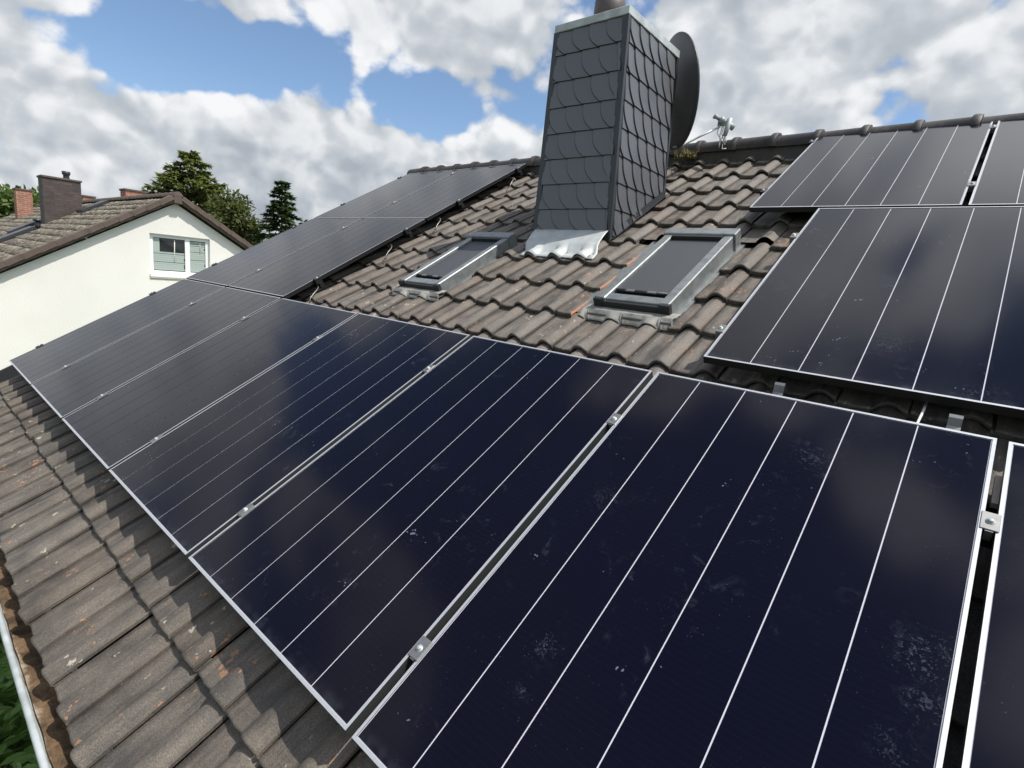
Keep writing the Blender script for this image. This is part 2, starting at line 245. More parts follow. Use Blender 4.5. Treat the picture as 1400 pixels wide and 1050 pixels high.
# ------------------------------------------------------------------ mesh helpers
class MB:
    def __init__(s): s.v = []; s.f = []; s.mi = []; s.sm = []
    def face(s, idx, mi=0, smooth=False): s.f.append(idx); s.mi.append(mi); s.sm.append(smooth)
    def add(s, vs):
        k = len(s.v); s.v.extend(tuple(x) for x in vs); return k
    def quad(s, a, b, c, d, mi=0):
        k = s.add((a, b, c, d)); s.face((k, k+1, k+2, k+3), mi)
    def box(s, x0, x1, y0, y1, z0, z1, mi=0, T=None, top_mi=None, bev=0.):
        if bev:
            bm = bmesh.new(); bmesh.ops.create_cube(bm, size=1.)
            for q in bm.verts: q.co = ((x0+x1)/2+q.co.x*(x1-x0), (y0+y1)/2+q.co.y*(y1-y0), (z0+z1)/2+q.co.z*(z1-z0))
            bmesh.ops.bevel(bm, geom=bm.edges[:], offset=bev, segments=1, affect='EDGES')
            s.bm(bm, T, mi); bm.free(); return
        c = [Vector((x, y, z)) for z in (z0, z1) for y in (y0, y1) for x in (x0, x1)]
        if T is not None: c = [T @ q if isinstance(T, Matrix) else T(*q) for q in c]
        k = s.add(c)
        for i, fc in enumerate(((0, 2, 3, 1), (4, 5, 7, 6), (0, 1, 5, 4), (2, 6, 7, 3), (0, 4, 6, 2), (1, 3, 7, 5))):
            s.face(tuple(k+j for j in fc), top_mi if (top_mi is not None and i == 1) else mi)
    def bm(s, bm, T=None, mi=0, smooth=False):
        bm.verts.ensure_lookup_table(); k = s.add([(T @ q.co) if T is not None else q.co.copy() for q in bm.verts])
        for i, q in enumerate(bm.verts): q.index = i
        for fc in bm.faces: s.face(tuple(k+q.index for q in fc.verts), mi, smooth)
    def tube(s, pts, r, n=8, mi=0, cap=True, taper=None):
        pts = [Vector(p) for p in pts]; rings = []
        for i, p in enumerate(pts):
            d = (pts[min(i+1, len(pts)-1)] - pts[max(i-1, 0)]).normalized()
            a = d.cross(Vector((0, 0, 1)) if abs(d.z) < .9 else Vector((1, 0, 0))).normalized(); b = d.cross(a)
            rr = r if taper is None else r*taper[i]
            rings.append(s.add([p + rr*(math.cos(2*math.pi*j/n)*a + math.sin(2*math.pi*j/n)*b) for j in range(n)]))
        for q0, q1 in zip(rings, rings[1:]):
            for j in range(n): s.face((q0+j, q1+j, q1+(j+1) % n, q0+(j+1) % n), mi, True)
        if cap:
            s.face(tuple(rings[0]+j for j in range(n)), mi); s.face(tuple(rings[-1]+j for j in reversed(range(n))), mi)
    def lathe(s, prof, n=20, T=None, mi=0):
        rings = []
        for r, z in prof:
            q = [Vector((r*math.cos(2*math.pi*j/n), r*math.sin(2*math.pi*j/n), z)) for j in range(n)]
            rings.append(s.add([T @ x for x in q] if T is not None else q))
        for q0, q1 in zip(rings, rings[1:]):
            for j in range(n): s.face((q0+j, q0+(j+1) % n, q1+(j+1) % n, q1+j), mi, True)
    def mesh(s, name, mats):
        me = bpy.data.meshes.new(name); me.from_pydata(s.v, [], s.f)
        for m in (mats if isinstance(mats, (list, tuple)) else [mats]): me.materials.append(m)
        me.polygons.foreach_set('material_index', s.mi); me.polygons.foreach_set('use_smooth', s.sm); me.update()
        return me
def link(name, me, parent=None, mw=None):
    o = bpy.data.objects.new(name, me); col.objects.link(o)
    if parent is not None: o.parent = parent
    if mw is not None: o.matrix_basis = mw
    return o
def part(name, mb, mats, parent=None, mw=None): return link(name, mb.mesh(name, mats), parent, mw)
def tag(o, label=None, cat=None, group=None, kind=None):
    for k, v in (('label', label), ('category', cat), ('group', group), ('kind', kind)):
        if v: o[k] = v
    return o
def thing(name, label, cat, mw=None, group=None):
    o = bpy.data.objects.new(name, None); col.objects.link(o); o.empty_display_size = .1
    if mw is not None: o.matrix_basis = mw
    return tag(o, label, cat, group)
def world_child(o, root):           # parts modelled in world coordinates under a root standing at its own base
    o.matrix_parent_inverse = root.matrix_basis.inverted(); return o
def copy_tree(o, parent=None):
    c = o.copy(); col.objects.link(c)
    if parent is not None: c.parent = parent
    for ch in [x for x in sc.objects if x.parent == o]: copy_tree(ch, c)
    return c

# ------------------------------------------------------------------ setting: ground and hills
GZ = -3.3
g = MB()
rings = [0, 6, 15, 40, 120, 400, 1200, 3500]
prev = None
for r_ in rings:
    n = 48
    k = g.add([(r_*math.cos(2*math.pi*j/n), r_*math.sin(2*math.pi*j/n), GZ) for j in range(n)])
    if prev is not None:
        for j in range(n): g.face((prev+j, k+j, k+(j+1) % n, prev+(j+1) % n))
    prev = k
tag(part('ground', g, M['grass']), kind='structure')
hm = MB(); N = 90; prev = None
for row in range(6):
    t_ = row/5
    vs = []
    for j in range(N):
        a = rad(60 + 150*j/(N-1)); rr = 900 + 500*t_
        hh = (math.sin(math.pi*min(t_*.6, 1)) * (46 + 16*mnoise.noise((j*.11, .3, 2)) + 6*mnoise.noise((j*.5, 1, 7))))
        vs.append((rr*math.cos(a), rr*math.sin(a), GZ - .5 + hh))
    k = hm.add(vs)
    if prev is not None:
        for j in range(N-1): hm.face((prev+j, prev+j+1, k+j+1, k+j), 0, True)
    prev = k
tag(part('hills', hm, M['hill']), kind='structure')

# ------------------------------------------------------------------ the house under the panels
UL, UR = -.26, 8.75
H = thing('tiled_house', 'house roof of weathered brown clay tiles carrying black solar panels and a slate chimney', 'house', Matrix.Translation((4.2, 4.4, GZ)))
def hpart(name, mb, mats, parent=None): return world_child(part(name, mb, mats, H), H) if parent is None else part(name, mb, mats, parent)
YR = 4.676
wb = MB(); wb.box(UL+.25, UR-.25, -.1, 9.4, GZ, -.35)
k = wb.add([(UL+.25, -.1, -.352), (UL+.25, 9.4, -.352), (UL+.25, 4.66, 2.36), (UR-.25, -.1, -.352), (UR-.25, 9.4, -.352), (UR-.25, 4.66, 2.36)])
wb.face((k, k+2, k+1)); wb.face((k+3, k+4, k+5))
hpart('wall', wb, M['stucco'])
rb = MB()
rb.box(UL+.03, UR, -.50, 5.27, -.26, -.205, T=lambda a, b, c: R(a, b, c))
rb.box(UL+.03, UR, 0, 5.4, -.02, .02, T=lambda a, b, c: Vector((a, YR+.01+b*CT+c*ST, 2.445-b*ST+c*CT)))
ROOFP = hpart('roof', rb, M['deck'])

# tiles
PT, CV = .2365, .3575
TL = .405
def prof(x, n=None):
    """height of the tile's upper face over its flat, x from its left edge"""
    if x < .0101: return -.009
    if x < .128: return .0035*math.cos(math.pi*min(x, .06)/.06) if x < .06 else -.0035 + .0015*(x-.06)/.068
    t = (x-.128)/.113
    return -.002 + .042*math.sin(math.pi*min(max(t, 0), .93))**.85
XS = [0, .010, .0125, .04, .075, .11, .128, .138, .150, .164, .181, .198, .213, .226, .236, .2405]
def roof_tile_h(u):
    x = (u - 5.449) % PT
    return prof(x)
def tile_bm(length=TL, nose_j=0.):
    bm = bmesh.new()
    rows = []
    ys = [(0., -.007), (.003, -.0025), (.011, 0.), (length*.5, 0.), (length, 0.)]
    tilt = -.033/CV
    for (y, dz) in ys:
        rows.append([bm.verts.new((x, y - (.004 if .05 < x < .11 and y < .02 else 0), prof(x)+dz + tilt*y + (.003 if x > .23 else 0))) for x in XS])
    for a, b in zip(rows, rows[1:]):
        for i in range(len(XS)-1): f = bm.faces.new((a[i], a[i+1], b[i+1], b[i])); f.smooth = True
    thick = lambda x: .030 if x < .12 else .021
    bot = [bm.verts.new((x, .004, prof(x) - thick(x))) for x in XS]
    for i in range(len(XS)-1): bm.faces.new((bot[i], bot[i+1], rows[0][i+1], rows[0][i]))
    botb = [bm.verts.new((x, .06, prof(x) - thick(x)+tilt*.06)) for x in XS]
    for i in range(len(XS)-1): bm.faces.new((botb[i], botb[i+1], bot[i+1], bot[i]))
    # right edge lip dropping onto the next tile, left edge
    for side in (len(XS)-1, 0):
        x = XS[side]; low = [bm.verts.new((x, y, prof(x)+dz+tilt*y-.010)) for (y, dz) in ys]
        for j in range(len(ys)-1):
            q = (rows[j][side], low[j], low[j+1], rows[j+1][side]); bm.faces.new(q if side else q[::-1])
    bm.normal_update()
    return bm
def bm_mesh(bm, name, mats):
    me = bpy.data.meshes.new(name); bm.to_mesh(me)
    for m in mats: me.materials.append(m)
    return me
tb = tile_bm()
tile_me = bm_mesh(tb, 'roof_tile', [M['tile'], M['clay']]); tile_low_me = bm_mesh(tb, 'roof_tile_low', [M['tile_low'], M['clay']]); tb.free()
tb = tile_bm(.145); tile_top_me = bm_mesh(tb, 'roof_tile_top', [M['tile'], M['clay']]); tb.free()
HOLES = [(3.125, 3.665, 2.30, 3.30), (4.865, 5.505, 2.36, 3.44), (3.74, 4.50, 3.40, 4.34)]       # u0,u1,v0,v1: the two skylights, the chimney
HT = -.141
def shown(u, v):
    if v < .30 and u < 5.9: return True
    if v < .1: return u < 7.2
    if v < 1.45 or u < 2.05 or u > 6.25: return (1.7 < v < 1.95 and u < 7.3) or (u > 6.2 and 1.2 < v < 1.9)
    return True
stuff = MB()
nparts = 0
rr = random.Random(3)
n0 = -23; cut_bms = []
for kcourse in range(0, 17):
    v0 = -.5625 + CV*kcourse
    L = .145 if kcourse == 16 else TL
    for n in range(-25, 14):
        u0 = 5.449 + PT*n
        if u0 < UL+.05 or u0 > UR-PT: continue
        lowmat = v0 < .2
        me = tile_top_me if kcourse == 16 else (tile_low_me if lowmat else tile_me)
        ju, jv, jh, ja, jb = rr.gauss(0, .0015), rr.gauss(0, .0035), abs(rr.gauss(0, .0015)), rr.gauss(0, .004), rr.gauss(0, .004)
        mw = roof_matrix(u0+ju, v0+jv, HT+jh) @ Matrix.Rotation(ja, 4, 'Z') @ Matrix.Rotation(jb, 4, 'Y')
        cuts = None; drop = False
        for (a, b, c, d) in HOLES:
            if u0 < b and u0+PT > a and v0 < d and v0+L > c:
                opts = [((a-u0)/PT, 'l'), ((u0+PT-b)/PT, 'r'), ((c-v0)/L, 'd'), ((v0+L-d)/L, 'u')]
                best = max(opts)
                if best[0] < .22: drop = True
                else: cuts = (best[1], (a, b, c, d))
        if drop: continue
        if cuts:
            bm = tile_bm(L); s_, (a, b, c, d) = cuts
            co, no = {'l': ((a-u0, 0, 0), (1, 0, 0)), 'r': ((b-u0, 0, 0), (-1, 0, 0)), 'd': ((0, c-v0, 0), (0, 1, 0)), 'u': ((0, d-v0, 0), (0, -1, 0))}[s_]
            g_ = bm.verts[:]+bm.edges[:]+bm.faces[:]
            res = bmesh.ops.bisect_plane(bm, geom=g_, plane_co=co, plane_no=no, clear_outer=True)
            if s_ in 'lr':
                ed = [x for x in res['geom_cut'] if isinstance(x, bmesh.types.BMEdge)]
                ex = bmesh.ops.extrude_edge_only(bm, edges=ed)
                for x in ex['geom']:
                    if isinstance(x, bmesh.types.BMVert): x.co.z -= .016
                    if isinstance(x, bmesh.types.BMFace): x.material_index = 1 if (s_ == 'l' and a != HOLES[2][0]) else 0
            me = bm_mesh(bm, 'cut_roof_tile', [M['tile'], M['clay']]); bm.free()
        if shown(u0+PT/2, v0+.1) and nparts < 296:
            link('roof_tile', me, ROOFP, mw); nparts += 1
        else:
            bm = bmesh.new(); bm.from_mesh(me); stuff.bm(bm, mw, 0, False)
            bm.free()
st = part('hidden_roof_tiles', stuff, M['tile'], ROOFP); st['kind'] = 'stuff'
print('roof tiles as parts', nparts)
# back slope tiles (simple, one mass)
bk = MB()
for kc in range(16):
    for n in range(37):
        T = Matrix.Translation((UL+.1+n*PT, YR+.02, 2.52)) @ Matrix.Rotation(-TH, 4, 'X')
        y0 = .05+kc*CV; bk.box(0, PT-.004, y0, y0+CV+.03, -.02-.028*.0, .0+.02*(1 if n % 2 else .6), T=T @ Matrix.Rotation(-.05, 4, 'X'))
st = part('back_slope_tiles', bk, M['tile'], ROOFP); st['kind'] = 'stuff'
# verge board at the gable end
vb = MB(); vb.box(UL, UL+.03, -.56, 5.28, -.30, -.10, T=lambda a, b, c: R(a, b, c)); part('verge_board', vb, M['trim'], ROOFP)
# ridge tiles
def ridge_mesh():
    m = MB(); n = 12; L = .362
    sta = [(0, .123), (.014, .131), (.048, .131), (.060, .121), (.066, .113), (L, .106)]
    prev = None
    for x, r_ in sta:
        k = m.add([(x, r_*math.cos(math.pi*(j/n*1.1-.05)), r_*.92*math.sin(math.pi*(j/n*1.1-.05))) for j in range(n+1)])
        if prev is not None:
            for j in range(n): m.face((prev+j, prev+j+1, k+j+1, k+j), 0, True)
        prev = k
    # thickness ring at the mouth
    k = m.add([(0, r_*math.cos(math.pi*(j/n*1.1-.05)), r_*.92*math.sin(math.pi*(j/n*1.1-.05))) for r_ in (.128, .108) for j in range(n+1)])
    for j in range(n): m.face((k+j, k+n+1+j, k+n+2+j, k+j+1))
    return m.mesh('ridge_tile', M['ridge'])
rme = ridge_mesh(); u = .23
while u < UR-.1:
    # the collar sits at the end nearer the viewer
    link('ridge_tile', rme, ROOFP, Matrix.Translation((u+.03, YR, 2.583+rr.gauss(0, .0025))) @ Matrix.Rotation(math.pi+rr.gauss(0, .006), 4, 'Z')); u += .3475
rmb = MB(); rmb.box(.20, UR, YR-.085, YR+.085, 2.44, 2.625); part('ridge_mortar', rmb, M['ridge'], ROOFP)
mo = MB()
for i in range(130):
    a = random.random()*6.28; q = random.random()**.7*.10
    b = Vector((4.33+q*math.cos(a)*1.1, 4.50+q*math.sin(a)*.8, 2.50+random.random()*.03)); t_ = b + Vector((random.uniform(-.05, .05), random.uniform(-.05, .05), random.uniform(.03, .09)))
    s_ = Vector((random.uniform(-1, 1), random.uniform(-1, 1), 0)).normalized()*.008
    k = mo.add((b-s_, b+s_, t_)); mo.face((k, k+1, k+2))
tag(part('dry_moss_tuft', mo, M['moss']), 'tuft of dry olive moss and grass by the ridge behind the chimney', 'moss', kind='stuff')

# gutter
gu = MB(); n = 12; prev = None
GC = R(0, -.585, -.15); gy, gz_ = GC.y+.027, GC.z-.03
for x in (UL-.02, 1, 2, 3, 4, 5, 6, 7, UR+.02):
    ring = [(x, gy-.078*math.cos(math.pi*j/n), gz_-.078*math.sin(math.pi*j/n)) for j in range(n+1)] + [(x, gy+.075*math.cos(math.pi*j/n), gz_-.075*math.sin(math.pi*j/n)) for j in range(n+1)]
    k = gu.add(ring); q = len(ring)
    if prev is not None:
        for j in range(q): gu.face((prev+j, k+j, k+(j+1) % q, prev+(j+1) % q), 0, True)
    prev = k
GUT = hpart('gutter', gu, M['gut'])
bd = MB(); bd.tube([(x, gy-.082, gz_+.004) for x in (UL-.02, 2, 4, 6, UR)], .0115, 10); part('rolled_rim', bd, M['zinc'], GUT)
sl = MB(); prev = None; nx = 220
for i in range(nx):
    x = UL + (UR-UL)*i/(nx-1)
    k = sl.add([(x, gy-.060+.120*j/6+.004*mnoise.noise((x*9, j, 0)), gz_-.030 + .012*mnoise.noise((x*3.1, j*.5, 3)) + .006*mnoise.noise((x*14, j*1.3, 8))) for j in range(7)])
    if prev is not None:
        for j in range(6): sl.face((prev+j, k+j, k+j+1, prev+j+1), 0, True)
    prev = k
s_ = part('gutter_silt', sl, M['silt'], GUT); s_['kind'] = 'stuff'

# ------------------------------------------------------------------ chimney with slate cladding
CB = [Vector((3.765, 3.03)), Vector((4.478, 3.03)), Vector((4.478, 3.83)), Vector((3.765, 3.83))]
CTp = [Vector((3.783, 3.033)), Vector((4.402, 3.033)), Vector((4.402, 3.845)), Vector((3.783, 3.845))]
CZ0, CZ1 = 1.60, 3.165
def cpos(face, s, z, out=0.):
    """point on a chimney face: s 0..1 along it, z height, out metres proud"""
    a, b = {'front': (0, 1), 'right': (1, 2), 'back': (2, 3), 'left': (3, 0)}[face]
    t = (z-CZ0)/(CZ1-CZ0)
    p = (CB[a].lerp(CTp[a], t)).lerp(CB[b].lerp(CTp[b], t), s)
    nrm = {'front': (0, -1), 'right': (1, 0), 'back': (0, 1), 'left': (-1, 0)}[face]
    return Vector((p.x + nrm[0]*out, p.y + nrm[1]*out, z))
cm = MB()
def ring(z): t = (z-CZ0)/(CZ1-CZ0); return [(*(CB[i].lerp(CTp[i], t)), z) for i in range(4)]
k = cm.add(ring(1.35)); k2 = cm.add(ring(CZ1))
for j in range(4): cm.face((k+j, k+(j+1) % 4, k2+(j+1) % 4, k2+j))
CH = hpart('chimney', cm, M['deck'])
def slate(face, s0, s1, z0, z1, clip=None, turn=True):
    """one slate: square top corners, big rounded lower corner on its leading side"""
    wS = s1-s0; ext = wS*.62; z1 = min(z1+.03, CZ1-.004)
    hgt = z1-z0
    nC = 9; sR = s1+ext+.01
    pts = [(sR, z0), (sR, z1), (s0, z1)]
    for i in range(nC+1):           # the leading edge sweeps from the upper corner to the foot
        t = i/nC
        pts.append((s0 + ext*(t**2.4), z1 - hgt*(.22+.78*t)))
    pts = [(min(max(a, .010), .990), b) for a, b in pts]
    b = MB()
    depth = lambda a, z: .018 + .016*(z1-z)/hgt + .009*(1-(a-s0)/wS)
    cx_ = sum(a for a, z in pts)/len(pts); n = len(pts); wid = .78 if face in ('left', 'right') else .67
    ins = []
    for j in range(n):              # bevel round the edge, coloured dark as the gap shadow
        (ax, az), (bx, bz), (cx, cz) = pts[j-1], pts[j], pts[(j+1) % n]
        t0 = Vector(((bx-ax)*wid, bz-az)); t1 = Vector(((cx-bx)*wid, cz-bz))
        t0 = t0.normalized() if t0.length > 1e-5 else t1.normalized(); t1 = t1.normalized() if t1.length > 1e-5 else t0
        nn = Vector((-(t0.y+t1.y), t0.x+t1.x)); nn = nn.normalized()*.0065 if nn.length > 1e-5 else Vector((0, 0))
        ins.append((bx+nn.x/wid, bz+nn.y))
    area = sum(pts[j-1][0]*pts[j][1]-pts[j][0]*pts[j-1][1] for j in range(n))
    if area < 0: ins = [(2*p[0]-q[0], 2*p[1]-q[1]) for p, q in zip(pts, ins)]
    top = [cpos(face, a, z, depth(*p)) for (a, z), p in zip(ins, pts)]; mid = [cpos(face, a, z, depth(a, z)-.006) for a, z in pts]; bot = [cpos(face, a, z, depth(a, z)-.011) for a, z in pts]
    k = b.add(top); k2 = b.add(mid); k3 = b.add(bot)
    b.face(tuple(range(k, k+n)), 0)
    for q0, q1 in ((k, k2), (k2, k3)):
        for j in range(n): b.face((q0+j, q1+j, q1+(j+1) % n, q0+(j+1) % n), 1)
    return part('slate', b, [M['slate'], M['slate_edge']], CH) if max(a for a, z in pts)-min(a for a, z in pts) > .03 else None
RH = .198
for face, ncol in (('front', 4), ('right', 5.2), ('left', 5.2), ('back', 4)):
    z = CZ1 - RH*.92; row = 0
    while z > 1.45:
        wS = 1/ncol; off = -wS*(row*.31 % 1.0)
        i = -2; cols = []
        while i*wS+off < 1.0: cols.append(i*wS+off); i += 1
        for s0 in cols:
            s1 = s0+wS
            if s1 + wS*.62 < .05: continue
            if 1-s0 < .02: continue
            zr = z
            if face == 'right':      # stop at the slope of the roof
                lim = .573*(3.03+.8*(min(max(s0, 0), 1))) - .20
                if z+RH < lim: continue
                zr = max(z, lim)
            if face in ('back', 'left'):
                lim = .573*(3.83 if face == 'back' else 3.83-.8*s1) - .20
                if z+RH < lim: continue
                zr = max(z, lim)
            if face == 'front': zr = max(z, 1.625)
            if z+RH-zr < .03: continue
            slate(face, s0, s1, zr, z+RH)
        z -= RH; row += 1
for face, s in (('front', 0.), ('front', 1.), ('right', 1.), ('left', 0.)):
    t = MB()
    a = cpos(face, s, 1.5); b = cpos(face, s, CZ1)
    sx = -1 if (face, s) in (('front', 0.), ('left', 0.)) else 1; sy = -1 if face == 'front' else 1
    o = .030
    vs = []
    for p in (a, b):
        for dx, dy in ((-o*.7, -.0), (o, 0), (o, o), (-.7*o, o)): vs.append((p.x+sx*dx, p.y+sy*dy, p.z))
    k = t.add(vs)
    for j in range(4): t.face((k+j, k+(j+1) % 4, k+4+(j+1) % 4, k+4+j))
    part('corner_trim', t, M['trim'], CH)
cp = MB(); x0, y0, x1, y1 = 3.757, 3.000, 4.434, 3.880
cp.box(x0, x1, y0, y1, CZ1-.004, CZ1+.055, bev=.004)
CAP = part('metal_cap', cp, M['zinc'], CH)
fl = MB(); T = Matrix.Translation((4.06, 3.30, CZ1+.05))
fl.lathe([(.112, 0), (.112, .045), (.100, .055), (.100, .10), (.118, .112), (.124, .13), (.124, .22), (.112, .235), (.088, .235), (.088, .1), (.09, .0)], 26, T)
part('clay_flue_pot', fl, M['flue'], CH)
# apron: a dressed sheet from the chimney foot over the tiles
def drape(name, m, parent, u0, u1, v_lo, v_hi, top, n=44, rows=7, lift=.006, wob=.010, nvlo=None, skew=(0., 0.), kmax=99):
    b = MB(); prev = None
    for j in range(rows+1):
        t = j/rows; vs = []
        for i in range(n+1):
            s = i/n; uu = (u0 + skew[0]*(1-t)) + ((u1+skew[1]*(1-t)) - (u0 + skew[0]*(1-t)))*s
            lo = v_lo + wob*(-math.cos((uu-5.449-.181)/PT*2*math.pi)) + .006*mnoise.noise((uu*9, 0, 4))
            if nvlo: lo += nvlo(s)
            v = lo + (v_hi-lo)*t
            kk = min(math.floor((v+.5625)/CV), kmax); yl = v+.5625-kk*CV
            h_t = HT + roof_tile_h(uu) - .033/CV*yl + lift*1.5 + .002*mnoise.noise((uu*20, v*20, 2))
            P = R(uu, v, h_t)
            if top is not None:
                a = min(max((t-.30)/.70, 0), 1)
                Q = top(s); base = R(uu, v_lo+(v_hi-v_lo)*.30, HT+.022+lift)
                if a > 0: P = (base.lerp(Q, a) if t > .30 else P) + Vector((0, 0, .002*mnoise.noise((uu*8, v*8, 6))))
            vs.append(P)
        k = b.add(vs)
        if prev is not None:
            for i in range(n): b.face((prev+i, prev+i+1, k+i+1, k+i), 0, True)
        prev = k
    o = part(name, b, m, parent)
    md = o.modifiers.new('thickness', 'SOLIDIFY'); md.thickness = .004; md.offset = 1
    return o
drape('front_apron', M['lead'], CH, 3.775, 4.475, 3.03, 3.43, lambda s: Vector((3.765+.725*s, 3.012, 1.640)), skew=(.085, .09))
fr = MB()                                       # folded upstand along the right foot
for (ya, yb) in ((3.0, 3.85),):
    za, zb = .573*ya-.115, .573*yb-.115
    k = fr.add([(4.50, ya, za-.05), (4.50, yb, zb-.05), (4.500, yb, zb+.004), (4.500, ya, za+.004), (4.545, ya, za-.03), (4.545, yb, zb-.03)])
    fr.face((k, k+1, k+2, k+3)); fr.face((k, k+4, k+5, k+1))
part('side_flashing', fr, M['trim'], CH)

# ------------------------------------------------------------------ skylights
def skylight(u0, u1, v0, v1, top):
    """u/v of the cladding's outer edge, top = h of its upper face"""
    T = roof_matrix(u0, v0, 0)
    W, Lg = u1-u0, v1-v0; hb = -.20
    fb = MB(); fs = .062
    fb.box(0, fs, .0, Lg, hb, top, T=T, bev=.006); fb.box(W-fs, W, .0, Lg, hb, top, T=T, bev=.006)
    fb.box(fs-.002, W-fs+.002, .012, .085, hb, top-.012, T=T, bev=.004)
    S = hpart('skylight', fb, M['wgrey'])
    x = MB(); x.box(-.006, W+.006, -.012, .010, hb+.03, top-.020, T=T); x.box(-.009, .045, -.016, .012, hb+.06, top-.004, T=T); x.box(W-.045, W+.009, -.016, .012, hb+.06, top-.004, T=T); part('bottom_seal', x, M['wdark'], S)
    x = MB(); x.box(-.012, W+.012, Lg-.070, Lg+.030, hb, top+.012, T=T, bev=.006); part('hood', x, M['wgrey'], S)
    x = MB(); x.box(fs, W-fs, Lg-.100, Lg-.0715, top-.03, top+.004, T=T); part('hood_shade_strip', x, M['wdark'], S)  # solid dark strip standing for the shade below the hood
    x = MB(); x.box(fs, W-fs, .0855, Lg-.11, hb, top-.030, T=T); part('glass', x, M['pane'], S)
    x = MB(); x.box(fs+.004, W-fs-.004, .135, Lg-.105, top-.028, top-.022, T=T); BL = part('awning_blind', x, M['blind'], S)
    x = MB(); x.tube([T @ Vector((fs+.006, .135, top-.018)), T @ Vector((W-fs-.006, .135, top-.018))], .011, 8); part('blind_rail', x, M['wdark'], S)
    for a in (.22, .62):
        x = MB(); x.box(fs+(W-2*fs)*a, fs+(W-2*fs)*a+.055, .116, .136, top-.012, top-.005, T=T); part('rail_clip', x, M['steel'], S)
    for a, e in ((-.16, .162), (W-.002, .036)): x = MB(); x.box(a, a+e, -.03, Lg+.06, HT-.055, HT-.022, T=T); part('side_flashing', x, M['wgrey'], S)
    drape('apron', M['apron'], S, u0-.065, u1+.045, v0-.105, v0+.03, lambda s: R(u0-.06+(W+.12)*s, v0+.012, HT+.016), rows=6, wob=.014, kmax=7)
    x = MB(); x.box(-.04, W+.04, -.075, -.010, HT-.004, HT+.010, T=T); part('sill_strip', x, M['wgrey'], S)
    return S
skylight(3.158, 3.628, 2.335, 3.262, -.064)
skylight(5.004, 5.478, 2.395, 3.395, -.058)

# ------------------------------------------------------------------ solar panels
def panel_meshes(W, Hh, black):
    out = {}
    f = MB(); lip = .0092; dp = .035
    mi = 1
    for (a, b, c, d) in ((0, W, 0, lip), (0, W, Hh-lip, Hh), (0, lip, lip, Hh-lip), (W-lip, W, lip, Hh-lip)):
        f.box(a, b, c, d, -dp, 0, mi=mi, top_mi=0)
    f.box(lip-.001, W-lip+.001, lip-.001, Hh-lip+.001, -.012, -.010, mi=1)
    out['frame'] = f.mesh('panel_frame', [M['alu'], M['black_alu'] if black else M['alu_side']])
    l = MB(); l.box(lip-.0005, W-lip+.0005, lip-.0005, Hh-lip+.0005, -.0098, -.0032)
    out['backsheet'] = l.mesh('backsheet', M['backsheet'])
    g_ = .0040; e_ = .003
    cw = (W-2*lip-2*e_-5*g_)/6
    c = MB(); c.box(0, cw, lip+e_, Hh-lip-e_, -.0036, -.0018)
    out['cell_strip'] = (c.mesh('cell_strip', M['cell']), [lip+e_+i*(cw+g_) for i in range(6)])
    return out
def make_panel(ms, u0, v0, label, tilt=(0, 0, 0)):
    t = thing('solar_panel', label, 'solar panel', roof_matrix(u0, v0, 0) @ Matrix.Translation((0, 0, tilt[0])) @ Matrix.Rotation(tilt[1], 4, 'X') @ Matrix.Rotation(tilt[2], 4, 'Y'), 'black solar panels on the tiled roof')
    link('frame', ms['frame'], t); link('backsheet', ms['backsheet'], t)
    for x in ms['cell_strip'][1]: link('cell_strip', ms['cell_strip'][0], t, Matrix.Translation((x, 0, 0)))
    return t
PWp, PW, PH = 1.1486, 1.121, 1.722
low_ms = panel_meshes(PW, PH, False); up_ms = panel_meshes(PW, PH, True); r1_ms = panel_meshes(1.132, 1.748, True)
rp = random.Random(11)
jt = lambda: (rp.uniform(-.0012, .0008), rp.gauss(0, .0007), rp.gauss(0, .0007))
low_labels = ['bottom-row black solar panel at the far gable end, its corner against the white wall',
              'second bottom-row solar panel from the gable, below the corner where two upper rows start',
              'third bottom-row panel from the gable, its top corner just past the dark gap edge',
              'fourth bottom-row solar panel from the gable, with thin silver grid lines',
              'fifth bottom-row panel from the gable, its top edge under the tiles below the skylights',
              'big dusty blue-black panel in front with a faint hand-print, sixth from the gable',
              'cut-off black panel at the lower right corner of the photo, beyond the open gap']
for i, lb in enumerate(low_labels): make_panel(low_ms, .011+i*PWp, 0, lb, jt())
for row, v in ((2, 1.745), (3, 3.488)):
    for i in range(2):
        lb = {(2, 0): 'middle-row panel along the gable edge, directly above the white house window', (2, 1): 'middle-row panel beside the bare tiles and the smaller skylight',
              (3, 0): 'top-row panel at the far gable corner right under the ridge caps', (3, 1): 'top-row panel under the ridge, its black side facing the chimney'}[(row, i)]
        make_panel(up_ms, .011+i*PWp, v, lb, jt())
make_panel(r1_ms, 5.885, 1.893, 'middle black panel beside the nearer skylight, a dark gap under its lower edge', jt())
make_panel(r1_ms, 5.885+1.155, 1.893, 'middle black panel cut off by the photo edge, beside the one with the dark gap', jt())
make_panel(up_ms, 5.458, 3.668, 'grey-shining top panel under the ridge between bare tiles and an open joint', jt())
make_panel(up_ms, 6.607, 3.668, 'top panel under the ridge cut by the right edge of the photo', jt())

